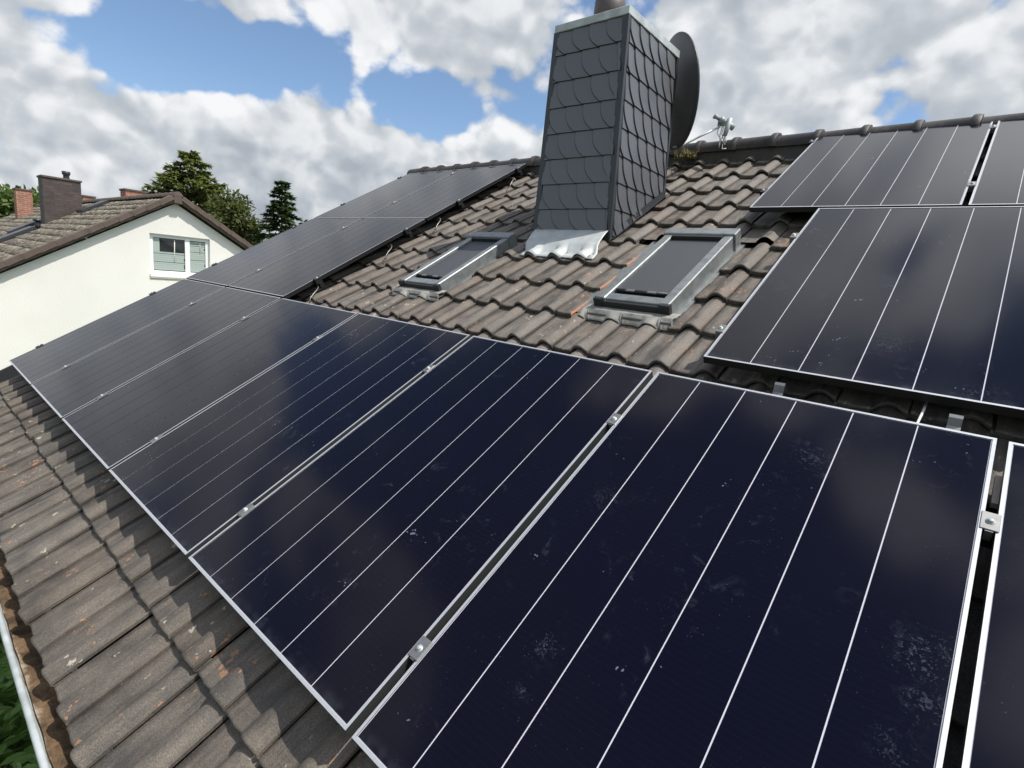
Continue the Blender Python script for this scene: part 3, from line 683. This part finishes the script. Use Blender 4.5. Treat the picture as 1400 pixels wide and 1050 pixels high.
# rails
def rail(u0, u1, v, label, vis=True):
    m = MB(); m.box(u0, u1, v-.02, v+.02, -.082, -.0375, T=lambda a, b, c: R(a, b, c))
    t = tag(part('mounting_rail', m, M['black_alu']), label, 'rail', 'rails under the solar panels')
    return t
rail(-.05, 8.05, .26, 'long black rail under the lower half of the bottom panel row'); rail(-.05, 8.05, 1.37, 'long black rail under the upper half of the bottom panel row')
for v, nm in ((2.09, 'lowest'), (3.19, 'second'), (3.975, 'third'), (5.03, 'topmost')): rail(-.05, 2.335, v, nm+' short rail under the panels along the gable, ending over bare tiles')
for v, nm in ((2.13, 'lower'), (3.21, 'upper')): rail(5.865, 8.2, v, nm+' rail under the middle panels beside the nearer skylight')
for v, nm in ((3.985, 'lower'), (5.135, 'upper')): rail(5.435, 7.75, v, nm+' rail under the grey-shining top panels below the ridge')

# clamps: silver mid clamps bolted in the joints, black end clamps at the row ends
mc = MB(); mc.box(-.020, .020, -.030, .034, .0006, .0046, bev=.001); mc.box(-.0085, .0085, -.034, .034, -.034, .001)
mc_me = mc.mesh('clamp_body', M['steel'])
bt = MB(); bt.lathe([(0, .0120), (.0062, .0120), (.0068, .011), (.0068, .0040)], 10); bt.lathe([(.011, .0040), (.011, .0058), (.0, .0058)], 12); bt_me = bt.mesh('bolt', M['zinc'])
ec = MB(); ec.box(-.030, .006, -.032, .032, .0006, .0052, bev=.001); ec.box(-.030, -.002, -.032, .032, -.055, .001, bev=.001)
ec_me = ec.mesh('clamp_body', M['black_alu']); ecs_me = ec.mesh('clamp_body', M['steel'])
def clamp(u, v, label, me=mc_me, flip=False, group='clamps between the solar panels'):
    T = roof_matrix(u, v, 0)
    if flip: T = T @ Matrix.Rotation(math.pi, 4, 'Z')
    t = thing('panel_clamp', label, 'clamp', T, group)
    link('clamp_body', me, t); link('bolt', bt_me, t, Matrix.Translation((0 if me is mc_me else -.017, 0, 0 if me is mc_me else .001)))
ORD = ['first', 'second', 'third', 'fourth', 'fifth', 'sixth', 'seventh']
for i in range(1, 7):
    for v, nm in ((.262, 'lower'), (1.366, 'upper')):
        clamp(.011 + i*PWp - (PWp-PW)/2, v, f'{nm} silver clamp in the joint between the {ORD[i-1]} and {ORD[i]} bottom-row panels from the gable')
for v, nm in ((2.09, 'lowest'), (3.19, 'second lowest'), (3.975, 'third'), (5.03, 'topmost')):
    clamp(.011+PWp-(PWp-PW)/2, v, f'{nm} clamp in the long joint between the two upper panel columns by the gable')
    clamp(.011, v, f'{nm} dark end clamp on the upper panels over the white neighbouring house', ec_me, group='end clamps at the outer panel edges')
    clamp(.011+PWp+PW, v, f'{nm} black end clamp on the panel side facing the chimney', ec_me, True, 'end clamps at the outer panel edges')
for v, nm in ((.262, 'lower'), (1.366, 'upper')): clamp(.011, v, f'{nm} dark end clamp on the bottom row edge against the white wall', ec_me, group='end clamps at the outer panel edges')
for v, nm in ((2.13, 'lower'), (3.21, 'upper')): clamp(5.885, v, f'{nm} silver end clamp on the middle panel edge beside the nearer skylight', ecs_me, group='end clamps at the outer panel edges')
for v, nm in ((3.985, 'lower'), (5.135, 'upper')):
    clamp(5.458, v, f'{nm} black end clamp on the top panel edge over the bare tiles', ec_me, group='end clamps at the outer panel edges')
    clamp(5.458+PW+.0115, v, f'{nm} clamp in the open joint between the two top panels below the ridge')
# roof hooks: bent silver straps at the rail ends by the gable panels, stubs in the dark gap
for (v, nm) in ((2.05, 'lowest'), (2.93, 'second'), (3.62, 'third'), (4.86, 'topmost')):
    m = MB(); pts = [(2.29, v+.02, -.058), (2.345, v-.01, -.060), (2.385, v-.055, -.062), (2.405, v-.11, -.070), (2.412, v-.15, -.085), (2.43, v-.185, -.112)]
    m.tube([R(*p) for p in pts], .0046, 8)
    tag(part('roof_hook', m, M['steel']), f'{nm} bent silver hook curving from under the gable panels onto the tiles', 'roof hook', 'silver hooks beside the gable panels')
for u, nm in ((6.215, 'left'), (6.77, 'right')):
    m = MB()
    prof_ = [(1.62, -.080), (1.80, -.080), (1.832, -.070), (1.846, -.045), (1.858, -.040), (1.868, -.046), (1.872, -.090), (1.90, -.100)]
    prev = None
    for v, h in prof_:
        k = m.add([R(u+dx, v, h+dh) for dx, dh in ((-.019, 0), (.019, 0), (.019, -.005), (-.019, -.005))])
        if prev is not None:
            for j in range(4): m.face((prev+j, prev+(j+1) % 4, k+(j+1) % 4, k+j))
        prev = k
    tag(part('roof_hook', m, M['steel']), {'left': 'flat steel hook in the dark gap, the one farther from the cut-off panel', 'right': 'flat steel hook in the dark gap next to the thin cable near the open joint'}[nm], 'roof hook', 'steel hooks in the dark gap')
m = MB(); m.tube([R(6.66, 1.66, -.07), R(6.672, 1.76, -.055), R(6.678, 1.83, -.05), R(6.68, 1.88, -.062), R(6.68, 1.98, -.085)], .0042, 8)
tag(part('cable', m, M['cable_w']), 'thin pale cable rising in the dark gap between panel rows', 'cable')
m = MB(); m.box(6.890, 6.912, 1.50, 1.62, -.075, -.055, T=lambda a, b, c: R(a, b, c)); 
tag(part('wooden_spacer', m, M['sill']), 'short beige batten down in the open joint beside the cut-off panel', 'batten')

# ------------------------------------------------------------------ satellite dish behind the chimney
DC = Vector((4.285, 4.215, 3.01)); dn = Vector((.66, .72, .20)).normalized(); dx = Vector((0, 0, 1)).cross(dn).normalized(); dy = dn.cross(dx)
DM = Matrix((dx, dy, dn)).transposed().to_4x4(); DM.translation = DC
D = thing('satellite_dish', 'dark grey satellite dish behind the slate chimney, seen from its back', 'satellite dish', Matrix.Translation((4.12, 4.08, 2.2)))
d = MB(); pr = [(.001, -.085), (.12, -.080), (.24, -.062), (.35, -.036), (.43, -.010), (.455, .004), (.468, .002), (.470, -.010), (.462, -.016), (.43, -.024), (.34, -.052), (.22, -.082), (.10, -.100), (.001, -.104)]
d.lathe(pr, 48, DM @ Matrix.Diagonal((1, 1.02, 1, 1)))
world_child(part('reflector', d, M['dish'], D), D)
d = MB(); d.tube([DC - dn*.10 , DC - dn*.20 + Vector((-.0, 0, -.05)), Vector((4.12, 4.08, 2.93)), Vector((4.12, 4.08, 2.2))], .024, 10); world_child(part('mast', d, M['steel'], D), D)
LN = Vector((4.66, 4.51, 2.79))
a0 = DC - dy*.46 - dn*.03
d = MB(); d.tube([a0 - dn*.02, a0 + dn*.05 , a0.lerp(LN, .5)+Vector((0, 0, -.01)), LN + Vector((-.03, -.02, -.03))], .0095, 8); world_child(part('feed_arm', d, M['zinc'], D), D)
ax = (DC - LN).normalized()
q = ax.to_track_quat('Z', 'Y').to_matrix().to_4x4()
d = MB()
T = Matrix.Translation(LN + Vector((.02, .02, .0))) @ q
d.lathe([(0, .085), (.028, .085), (.032, .07), (.032, .045), (.020, .035), (.018, .0), (.026, -.005), (.028, -.07), (0, -.075)], 16, T)
T2 = Matrix.Translation(LN + Vector((-.055, -.02, .045))) @ q
d.lathe([(0, .05), (.022, .05), (.024, .035), (.015, .02), (.02, -.03), (0, -.035)], 14, T2)
d.box(-.06, .05, -.012, .012, -.018, .02, T=Matrix.Translation(LN))
world_child(part('receiver_head', d, M['lnb'], D), D)
d = MB(); d.tube([LN+Vector((.045, .0, .04)), LN+Vector((.03, .0, -.05)), LN+Vector((.02, .0, -.11))], .023, 10, taper=[1, .95, .8]); world_child(part('receiver_body', d, M['zinc'], D), D)
for i, (ox, lo, sw) in enumerate(((-.045, -.17, .02), (-.015, -.21, -.015), (.02, -.16, .03), (.0, -.19, .035))):
    d = MB(); d.tube([LN+Vector((ox, 0, -.01)), LN+Vector((ox-.012, .004, lo*.45)), LN+Vector((ox*.4+sw*.6, .003, lo*.85)), LN+Vector((ox*.2+sw, .003, lo)), LN+Vector((ox*.1+sw*1.2, 0, lo*.8)), LN+Vector((.02, 0, -.06))], .0045, 6)
    world_child(part('coax_cable', d, M['cable_w'], D), D)
d = MB(); d.tube([LN+Vector((.015, 0, -.18)), LN+Vector((.018, -.01, -.225)), R(4.70, 5.22, -.02)], .004, 6); world_child(part('coax_cable', d, M['cable_w'], D), D)

# ------------------------------------------------------------------ neighbouring white house
NX, NV = -9.0, -8.84          # gable wall, verge
RY, RZ, NS = 4.253, 2.468, .592
NB = thing('white_house', 'cream-white gabled house next door with a brown tiled roof and small attic window', 'house', Matrix.Translation((-18, RY, GZ)))
def npart(name, mb, mats, parent=None): return world_child(part(name, mb, mats, NB), NB) if parent is None else part(name, mb, mats, parent)
def nroof(y): return RZ - NS*abs(y-RY)
HB = 5.6
XE = -28.0
wy0, wy1, wz0, wz1 = 3.66, 5.04, .485, 1.475       # window opening
wm = MB(); yL, yRr = RY-HB+.4, RY+HB-.4
def gz(y): return nroof(y) - .20
def gquad(ya, yb, za, zb):
    k = wm.add([(NX, ya, za[0]), (NX, yb, za[1]), (NX, yb, zb[1]), (NX, ya, zb[0])]); wm.face((k, k+1, k+2, k+3))
gquad(yL, wy0, (GZ, GZ), (gz(yL), gz(wy0)))
gquad(wy1, yRr, (GZ, GZ), (gz(wy1), gz(yRr)))
gquad(wy0, wy1, (GZ, GZ), (wz0, wz0))
k = wm.add([(NX, wy0, wz1), (NX, wy1, wz1), (NX, wy1, gz(wy1)), (NX, RY, gz(RY)), (NX, wy0, gz(wy0))]); wm.face((k, k+1, k+2, k+3, k+4))
for a, b in (((wy0, wz0), (wy0, wz1)), ((wy0, wz1), (wy1, wz1)), ((wy1, wz1), (wy1, wz0)), ((wy1, wz0), (wy0, wz0))):
    wm.quad((NX, *a), (NX, *b), (NX-.12, *b), (NX-.12, *a))
for y in (yL, yRr): wm.quad((NX, y, GZ), (XE+.2, y, GZ), (XE+.2, y, gz(y)), (NX, y, gz(y)))
k = wm.add([(XE+.2, yL, GZ), (XE+.2, yRr, GZ), (XE+.2, yRr, gz(yRr)), (XE+.2, RY, gz(RY)), (XE+.2, yL, gz(yL))]); wm.face((k+4, k+3, k+2, k+1, k))
npart('wall', wm, M['stucco'])
rm = MB()
for sg in (-1, 1):
    ye = RY + sg*HB
    for (d0_, d1_) in ((-.14, -.06),):
        k = rm.add([(NV, RY, RZ+d0_), (NV, ye, nroof(ye)+d0_), (XE, ye, nroof(ye)+d0_), (XE, RY, RZ+d0_), (NV, RY, RZ+d1_), (NV, ye, nroof(ye)+d1_), (XE, ye, nroof(ye)+d1_), (XE, RY, RZ+d1_)])
        for fc in ((0, 1, 2, 3), (4, 7, 6, 5), (0, 4, 5, 1), (1, 5, 6, 2), (2, 6, 7, 3)): rm.face(tuple(k+j for j in fc))
NR = npart('roof', rm, M['nverge'])
na = math.atan(NS)
def ntile_mesh():
    m = MB(); prev = None
    xs = [0, .05, .10, .15, .19, .23, .27, .30]; hs = [0, -.004, -.004, 0, .022, .034, .022, .002]
    for y, dz in ((0, 0.), (.36, -.028)):
        k = m.add([(x, y, h+dz) for x, h in zip(xs, hs)])
        if prev is not None:
            for j in range(7): m.face((prev+j, prev+j+1, k+j+1, k+j), 0, True)
        else: first = k
        prev = k
    k = m.add([(x, 0, h-.028) for x, h in zip(xs, hs)])
    for j in range(7): m.face((k+j, k+j+1, first+j+1, first+j))
    return m
ntm = ntile_mesh(); nme = ntm.mesh('roof_tile', M['ntile'])
far = MB(); nc = 0; rn = random.Random(5)
Nrow = int(math.hypot(HB, HB*NS)/.335)
for i in range(0, 64):
    for j in range(Nrow):
        x = NV - .30*(i+1) + .0; d = .335*j
        y = RY - HB + d*math.cos(na); z = nroof(y)
        T = Matrix.Translation((x, y, z - .02 + abs(rn.gauss(0, .003)))) @ Matrix.Rotation(na+rn.gauss(0, .006), 4, 'X') @ Matrix.Rotation(rn.gauss(0, .004), 4, 'Z')
        if i < 25 and y > .35 and nc < 298: link('roof_tile', nme, NR, T); nc += 1
        else:
            k = far.add([T @ Vector(q) for q in ntm.v]); 
            for f_, s_ in zip(ntm.f, ntm.sm): far.face(tuple(k+q for q in f_), 0, s_)
        T = Matrix.Translation((x+.30, 2*RY-y, z-.02)) @ Matrix.Rotation(math.pi, 4, 'Z') @ Matrix.Rotation(na, 4, 'X')
        if i < 30:
            k = far.add([T @ Vector(q) for q in ntm.v])
            for f_, s_ in zip(ntm.f, ntm.sm): far.face(tuple(k+q for q in f_), 0, s_)
s_ = part('far_roof_tiles', far, M['ntile'], NR); s_['kind'] = 'stuff'
vt = MB(); vt.box(-.045, .17, 0, .36, -.008, .034, bev=.012); vt.box(-.045+.215-.03, .17+.016, -.006, .352, -.085, .036, bev=.006)
vme = vt.mesh('verge_tile', M['nverge'])
for sg in (-1, 1):
    for j in range(Nrow):
        d = .335*j; y = RY - HB + d*math.cos(na); z = nroof(y)
        T = Matrix.Translation((NV-.15, y if sg < 0 else 2*RY-y, z+.004))
        if sg < 0: T = T @ Matrix.Rotation(na+.045, 4, 'X')
        else: T = T @ Matrix.Rotation(-na-.045, 4, 'X') @ Matrix.Diagonal((1, -1, 1, 1))
        link('verge_tile', vme, NR, T)
nrm = MB(); n = 8; prev = None
for x, r_ in ((0, .115), (.05, .115), (.06, .10), (.40, .095)):
    k = nrm.add([(-x, r_*math.cos(math.pi*j/n), r_*math.sin(math.pi*j/n)) for j in range(n+1)])
    if prev is not None:
        for j in range(n): nrm.face((prev+j, k+j, k+j+1, prev+j+1), 0, True)
    else: nrm.face(tuple(range(k, k+n+1)))
    prev = k
nrme = nrm.mesh('ridge_tile', M['nverge'])
for i in range(48): link('ridge_tile', nrme, NR, Matrix.Translation((NV+.03-.39*i, RY, RZ-.03)))
x = MB(); x.box(NV-.16, NV+.028, RY-.10, RY+.10, RZ-.22, RZ-.02, bev=.02); part('ridge_gap_filler', x, M['nverge'], NR)  # block added to stop sun leaking through the ridge gap onto the wall
# window
fx = NX-.075
f = MB(); fw_ = .085
f.box(fx-.05, fx, wy0, wy1, wz0, wz0+fw_); f.box(fx-.05, fx, wy0, wy1, wz1-fw_, wz1); f.box(fx-.05, fx, wy0, wy0+fw_, wz0+fw_, wz1-fw_); f.box(fx-.05, fx, wy1-fw_, wy1, wz0+fw_, wz1-fw_)
my = wy0 + .86
f.box(fx-.052, fx+.006, my-.055, my+.055, wz0+fw_, wz1-fw_)
NW = npart('window', f, M['upvc'])
panes = ((wy0+fw_, my-.055), (my+.055, wy1-fw_))
for a, b in panes:
    x = MB(); x.box(fx-.036, fx-.030, a, b, wz0+fw_, wz1-fw_); part('pane', x, M['pane'], NW)
rn = random.Random(9)
for pi, (a, b) in enumerate(panes):
    za, zb = wz0+fw_+.02, wz1-fw_
    zt = za + (zb-za)*(.57 if pi == 0 else .93)
    if pi == 0:
        x = MB(); x.box(fx-.029, fx-.024, a+.006, a+.15, zt, zb-.01); part('blind_edge', x, M['slat'], NW)
    z = za; cnt = 0
    while z < zt:
        gap = .052
        x = MB(); x.box(fx-.029, fx-.022, a+.008, b-.008-(.0 if rn.random() > .15 else .02), z, z+gap*(.93 if rn.random() > .2 else .74)); part('blind_slat', x, M['slat'], NW)
        z += gap
    x = MB(); x.tube([(fx-.02, a+(b-a)*.68, zb-.02), (fx-.018, a+(b-a)*.665, zt-.02), (fx-.018, a+(b-a)*.66, zt-.25)], .011, 6); part('blind_cord', x, M['cable_w'], NW)
x = MB(); x.box(NX-.07, NX+.035, wy0-.02, wy1+.02, wz0-.075, wz0-.002, bev=.004); part('window_sill', x, M['upvc'], NW)
x = MB(); x.box(NX-.05, NX+.028, wy0-.018, wy1+.018, wz0-.105, wz0-.077); part('sill_drip', x, M['sill'], NW)
# chimneys on that roof
def nchim(name, x0, x1, y0, y1, ztop, m, cap=True, lean=0.):
    b = MB(); zb = min(nroof(y0), nroof(y1)) - .1
    k = b.add([(x0, y0, zb), (x1, y0, zb), (x1, y1, zb), (x0, y1, zb), (x0+lean, y0+lean, ztop), (x1-lean, y0+lean, ztop), (x1-lean, y1-lean, ztop), (x0+lean, y1-lean, ztop)])
    for fc in ((0, 1, 5, 4), (1, 2, 6, 5), (2, 3, 7, 6), (3, 0, 4, 7), (4, 5, 6, 7)): b.face(tuple(k+q for q in fc))
    o = part('chimney', b, m, NR)
    if cap:
        c = MB(); c.box(x0-.03, x1+.03, y0-.03, y1+.03, ztop+.002, ztop+.06, bev=.006); part('cap', c, M['nverge'], NR)
    return o
nchim('chimney', -16.05, -15.42, 2.66, 3.60, 2.90, M['dbrick'])
b = MB(); b.lathe([(.085, 0), (.075, .10), (.105, .14), (.11, .22), (.085, .23), (.0, .23)], 14, Matrix.Translation((-15.6, 3.28, 2.96))); part('flue_pot', b, M['trim'], NR)
nchim('chimney', -23.6, -23.0, 2.97, 3.47, 2.84, M['rbrick'])
nchim('chimney', -15.6, -15.0, 4.68, 5.24, 2.86, M['rbrick'])
nchim('chimney', -19.6, -19.0, 4.32, 4.70, 2.70, M['rbrick'])
b = MB(); yv = 2.37; b.tube([(-14.6, yv, nroof(yv)-.02), (-14.6, yv, nroof(yv)+.20)], .065, 12); b.lathe([(.065, .0), (.11, .01), (.11, .07), (.0, .10)], 12, Matrix.Translation((-14.6, yv, nroof(yv)+.19))); part('vent_pipe', b, M['trim'], NR)
for (x, y, L) in ((-17.0, 1.95, 1.15), (-15.3, 1.45, 1.0), (-14.9, 3.35, .8)):
    T = Matrix.Translation((x, y, nroof(y)+.02)) @ Matrix.Rotation(na, 4, 'X')
    b = MB(); b.box(0, .75, 0, L, -.02, .07, T=T, bev=.008); o = part('roof_window', b, M['trim'], NR)
    
# ------------------------------------------------------------------ small far house behind the spruce
FH = thing('distant_house', 'tiny far house with a red roof beside the small spruce', 'house', Matrix.Translation((-50, 28.6, GZ)))
b = MB(); b.box(-53, -48.5, 26.5, 30.6, GZ, 2.6); world_child(part('wall', b, M['stucco'], FH), FH)
b = MB(); k = b.add([(-53.3, 26.2, 2.5), (-48.2, 26.2, 2.5), (-48.2, 30.9, 2.5), (-53.3, 30.9, 2.5), (-53.3, 28.6, 3.85), (-48.2, 28.6, 3.85)])
for fc in ((0, 1, 5, 4), (2, 3, 4, 5), (1, 2, 5), (3, 0, 4)): b.face(tuple(k+q for q in fc))
world_child(part('roof', b, M['redroof'], FH), FH)

# ------------------------------------------------------------------ trees
def trunk_mb(base, h, r):
    b = MB(); n = 7
    pts = [base + Vector((.10*mnoise.noise((i*.7, base.x, 0))*h*.06, .10*mnoise.noise((i*.7, base.y, 5))*h*.06, h*i/(n-1))) for i in range(n)]
    b.tube(pts, r, 8, taper=[1-.93*i/(n-1) for i in range(n)]); return b, pts
def leaf(b, p, d, nrm, L, W):
    s_ = d.cross(nrm)
    if s_.length < 1e-4: return
    s_ = s_.normalized()*W
    k = b.add((p, p+d*L*.45+s_, p+d*L, p+d*L*.45-s_)); b.face((k, k+1, k+2, k+3))
def conifer(name, label, base, h, rad_, m, dens, droop, seed, start=.08, irregular=.25, leafL=.34, spacing=.34, ragged=1.):
    rg = random.Random(seed)
    t = thing(name, label, 'tree', Matrix.Translation(base))
    tb_, pts = trunk_mb(Vector(base), h*.97, h*.018); 
    limbs = MB(); fo = MB()
    z = h*start
    while z < h*.985:
        f_ = 1 - z/h
        nb = 5 if f_ > .15 else 4
        a0_ = rg.random()*6.28
        for i in range(nb):
            L = rad_*(f_**.85)*(1-irregular+irregular*2*rg.random()) + .10
            a = a0_ + i*6.28/nb + rg.uniform(-.35, .35)
            d = Vector((math.cos(a), math.sin(a), 0)); s0 = Vector(base)+Vector((0, 0, z+rg.uniform(-.1, .1)))
            n = max(3, int(L/.22)); ptsb = []
            for q in range(n+1):
                tt = q/n
                ptsb.append(s0 + d*L*tt + Vector((0, 0, L*(.22*tt - droop*tt*tt)*(1 if f_ > .2 else -.2))))
            limbs.tube(ptsb, .022+.02*f_, 4, taper=[1-.85*q/n for q in range(n+1)], cap=False)
            for q in range(int(n*dens)):
                tt = .12 + .9*rg.random(); tt = min(tt, 1)
                p = ptsb[min(int(tt*n), n-1)].lerp(ptsb[min(int(tt*n)+1, n)], (tt*n) % 1)
                side = Vector((-d.y, d.x, 0))*rg.choice((-1, 1))
                dd = (d*rg.uniform(.3, 1.1) + side*rg.uniform(.1, .9) + Vector((0, 0, rg.uniform(-.55, .22)*ragged))).normalized()
                leaf(fo, p, dd, Vector((rg.uniform(-.5, .5), rg.uniform(-.5, .5), 1)), leafL*rg.uniform(.6, 1.25)*(.65+.6*f_), leafL*.15*rg.uniform(.7, 1.3))
        z += spacing*(.75+.5*rg.random())*(.55+.6*f_)
    k = len(tb_.v)
    off = tb_.add(limbs.v)
    for f_, s_ in zip(limbs.f, limbs.sm): tb_.face(tuple(off+q for q in f_), 0, s_)
    world_child(part('trunk', tb_, M['bark'], t), t); world_child(part('crown', fo, m, t), t)
    return t
def broadleaf(name, label, base, h, clumps, m, seed, leafL=.28, per=420, cat='tree', kind=None):
    rg = random.Random(seed)
    t = thing(name, label, cat, Matrix.Translation(base))
    tb_, pts = trunk_mb(Vector(base), h*.8, h*.022)
    fo = MB()
    for (cx, cy, cz, cr) in clumps:
        c = Vector((cx, cy, cz)); j = min(range(len(pts)), key=lambda i: abs(pts[i].z-(cz-cr)))
        tb_.tube([pts[j], pts[j].lerp(c, .6)+Vector((0, 0, .2)), c], .05, 5, taper=[1, .6, .25])
        for i in range(int(per*cr*cr)):
            v = Vector((rg.gauss(0, 1), rg.gauss(0, 1), rg.gauss(0, 1))).normalized()
            rr_ = cr*(rg.random()**.4)*(1+.28*mnoise.noise(c+v*1.7))
            p = c + v*rr_
            d = (v + Vector((rg.gauss(0, .7), rg.gauss(0, .7), rg.gauss(-.3, .6)))).normalized()
            leaf(fo, p, d, Vector((rg.gauss(0, .6), rg.gauss(0, .6), 1)), leafL*rg.uniform(.6, 1.3), leafL*.28)
    world_child(part('trunk', tb_, M['bark'], t), t); world_child(part('crown', fo, m, t), t)
    return t
conifer('conifer_tree', 'tall broad olive-green conifer behind the ridge of the white house', (-31.0, 12.0, GZ), 10.55, 5.5, M['leaf_larch'], 24., .04, 21, start=.2, irregular=.24, leafL=.50, spacing=.38, ragged=1.5)
rg = random.Random(4)
cl = [(-26.6+rg.uniform(-.9, .9), 12.5+rg.uniform(-1.2, 1.2), 2.0+rg.uniform(-1.2, 1.6), rg.uniform(.5, .85)) for _ in range(13)] + [(-26.9, 13.3, 4.0, .55), (-26.4, 12.7, 4.15, .5), (-26.5, 12.4, 3.6, .7), (-26.3, 13.7, 2.6, .55)]
broadleaf('leafy_tree', 'bushy olive-green tree between the tall conifer and the gable slope of the white house', (-26.6, 12.6, GZ), 7.4, cl, M['leaf_olive'], 8, .30, 560)
conifer('spruce_tree', 'small dark pointed spruce standing above the upper edge of the panels', (-23.8, 14.2, GZ), 8.85, 2.35, M['leaf_dk'], 26., .26, 33, start=.25, irregular=.2, leafL=.42, spacing=.31)
conifer('spruce_tree', 'lower dark spruce top just beside the small pointed spruce', (-23.3, 15.3, GZ), 6.75, 1.15, M['leaf_dk'], 20., .25, 35, start=.35, irregular=.3, leafL=.32, spacing=.36)
rg = random.Random(6)
cl = [(-43+rg.uniform(-2, 2), 4.6+rg.uniform(-2.6, 2.2), 1.8+rg.uniform(-1.6, 1.6), rg.uniform(.9, 1.4)) for _ in range(18)]
broadleaf('leafy_tree', 'light green round tree at the left edge behind the red brick chimney', (-43, 4.6, GZ), 7., cl, M['leaf_md'], 12, .5, 210)
cl = [(-27.0+rg.uniform(-.6, .6), 16.2+rg.uniform(-.5, .5), .9+rg.uniform(-.8, .7), rg.uniform(.4, .6)) for _ in range(8)]
broadleaf('leafy_tree', 'low dark green bush top at the foot of the white house gable slope', (-27.0, 16.2, GZ), 4.6, cl, M['leaf_md'], 14, .3, 420)

# ------------------------------------------------------------------ below the eaves: laurel hedge, old wood
rg = random.Random(17)
t = thing('laurel_hedge', 'green leafy laurel hedge under the gutter in the lower left corner', 'hedge', Matrix.Translation((2.4, -.9, GZ)))
fo = MB(); st_ = MB()
for i in range(70):
    x = rg.uniform(.7, 4.4); y = -.95 + rg.uniform(-.6, .66)
    st_.tube([(x, y, GZ), (x+rg.uniform(-.1, .1), y+rg.uniform(-.1, .1), GZ+.7), (x+rg.uniform(-.25, .25), y+rg.uniform(-.2, .2), GZ+1.25)], .012, 5)
for i in range(9000):
    x = rg.uniform(.55, 4.6); y = -.95 + rg.uniform(-.75, .70)
    z = GZ + 1.45 + .22*mnoise.noise((x*1.6, y*1.6, 0)) - rg.random()**1.6*.9
    a = rg.random()*6.28; d = Vector((math.cos(a), math.sin(a), rg.uniform(-.5, .35))).normalized(); nr = Vector((rg.gauss(0, .45), rg.gauss(0, .45), 1)).normalized()
    L = rg.uniform(.08, .15); s_ = d.cross(nr).normalized()*L*.22; p = Vector((x, y, z))
    k = fo.add((p, p+d*L*.3+s_, p+d*L*.7+s_*.85-nr*.004, p+d*L-nr*.02, p+d*L*.7-s_*.85-nr*.004, p+d*L*.3-s_, p+d*L*.5-nr*.012))
    fo.face((k, k+1, k+6)); fo.face((k+1, k+2, k+6)); fo.face((k+2, k+3, k+6)); fo.face((k+3, k+4, k+6)); fo.face((k+4, k+5, k+6)); fo.face((k+5, k, k+6))
world_child(part('stems', st_, M['bark'], t), t); o = world_child(part('foliage', fo, M['leaf_lt'], t), t); o['kind'] = 'stuff'
t = thing('wooden_bench', 'weathered silver-grey wooden slats beside the hedge below the gutter', 'slatted wood', Matrix.Translation((-.6, -.5, GZ)))
for i in range(9):
    b = MB(); y = -1.15+i*.13; b.box(-1.6, .25, y, y+.10, GZ+.42, GZ+.45, bev=.004); world_child(part('slat', b, M['oldwood'], t), t)
for x in (-1.45, .05):
    b = MB(); b.box(x, x+.08, -1.14, -.02, GZ, GZ+.418, bev=.005); world_child(part('leg', b, M['oldwood'], t), t)
print('objects', len(sc.objects))
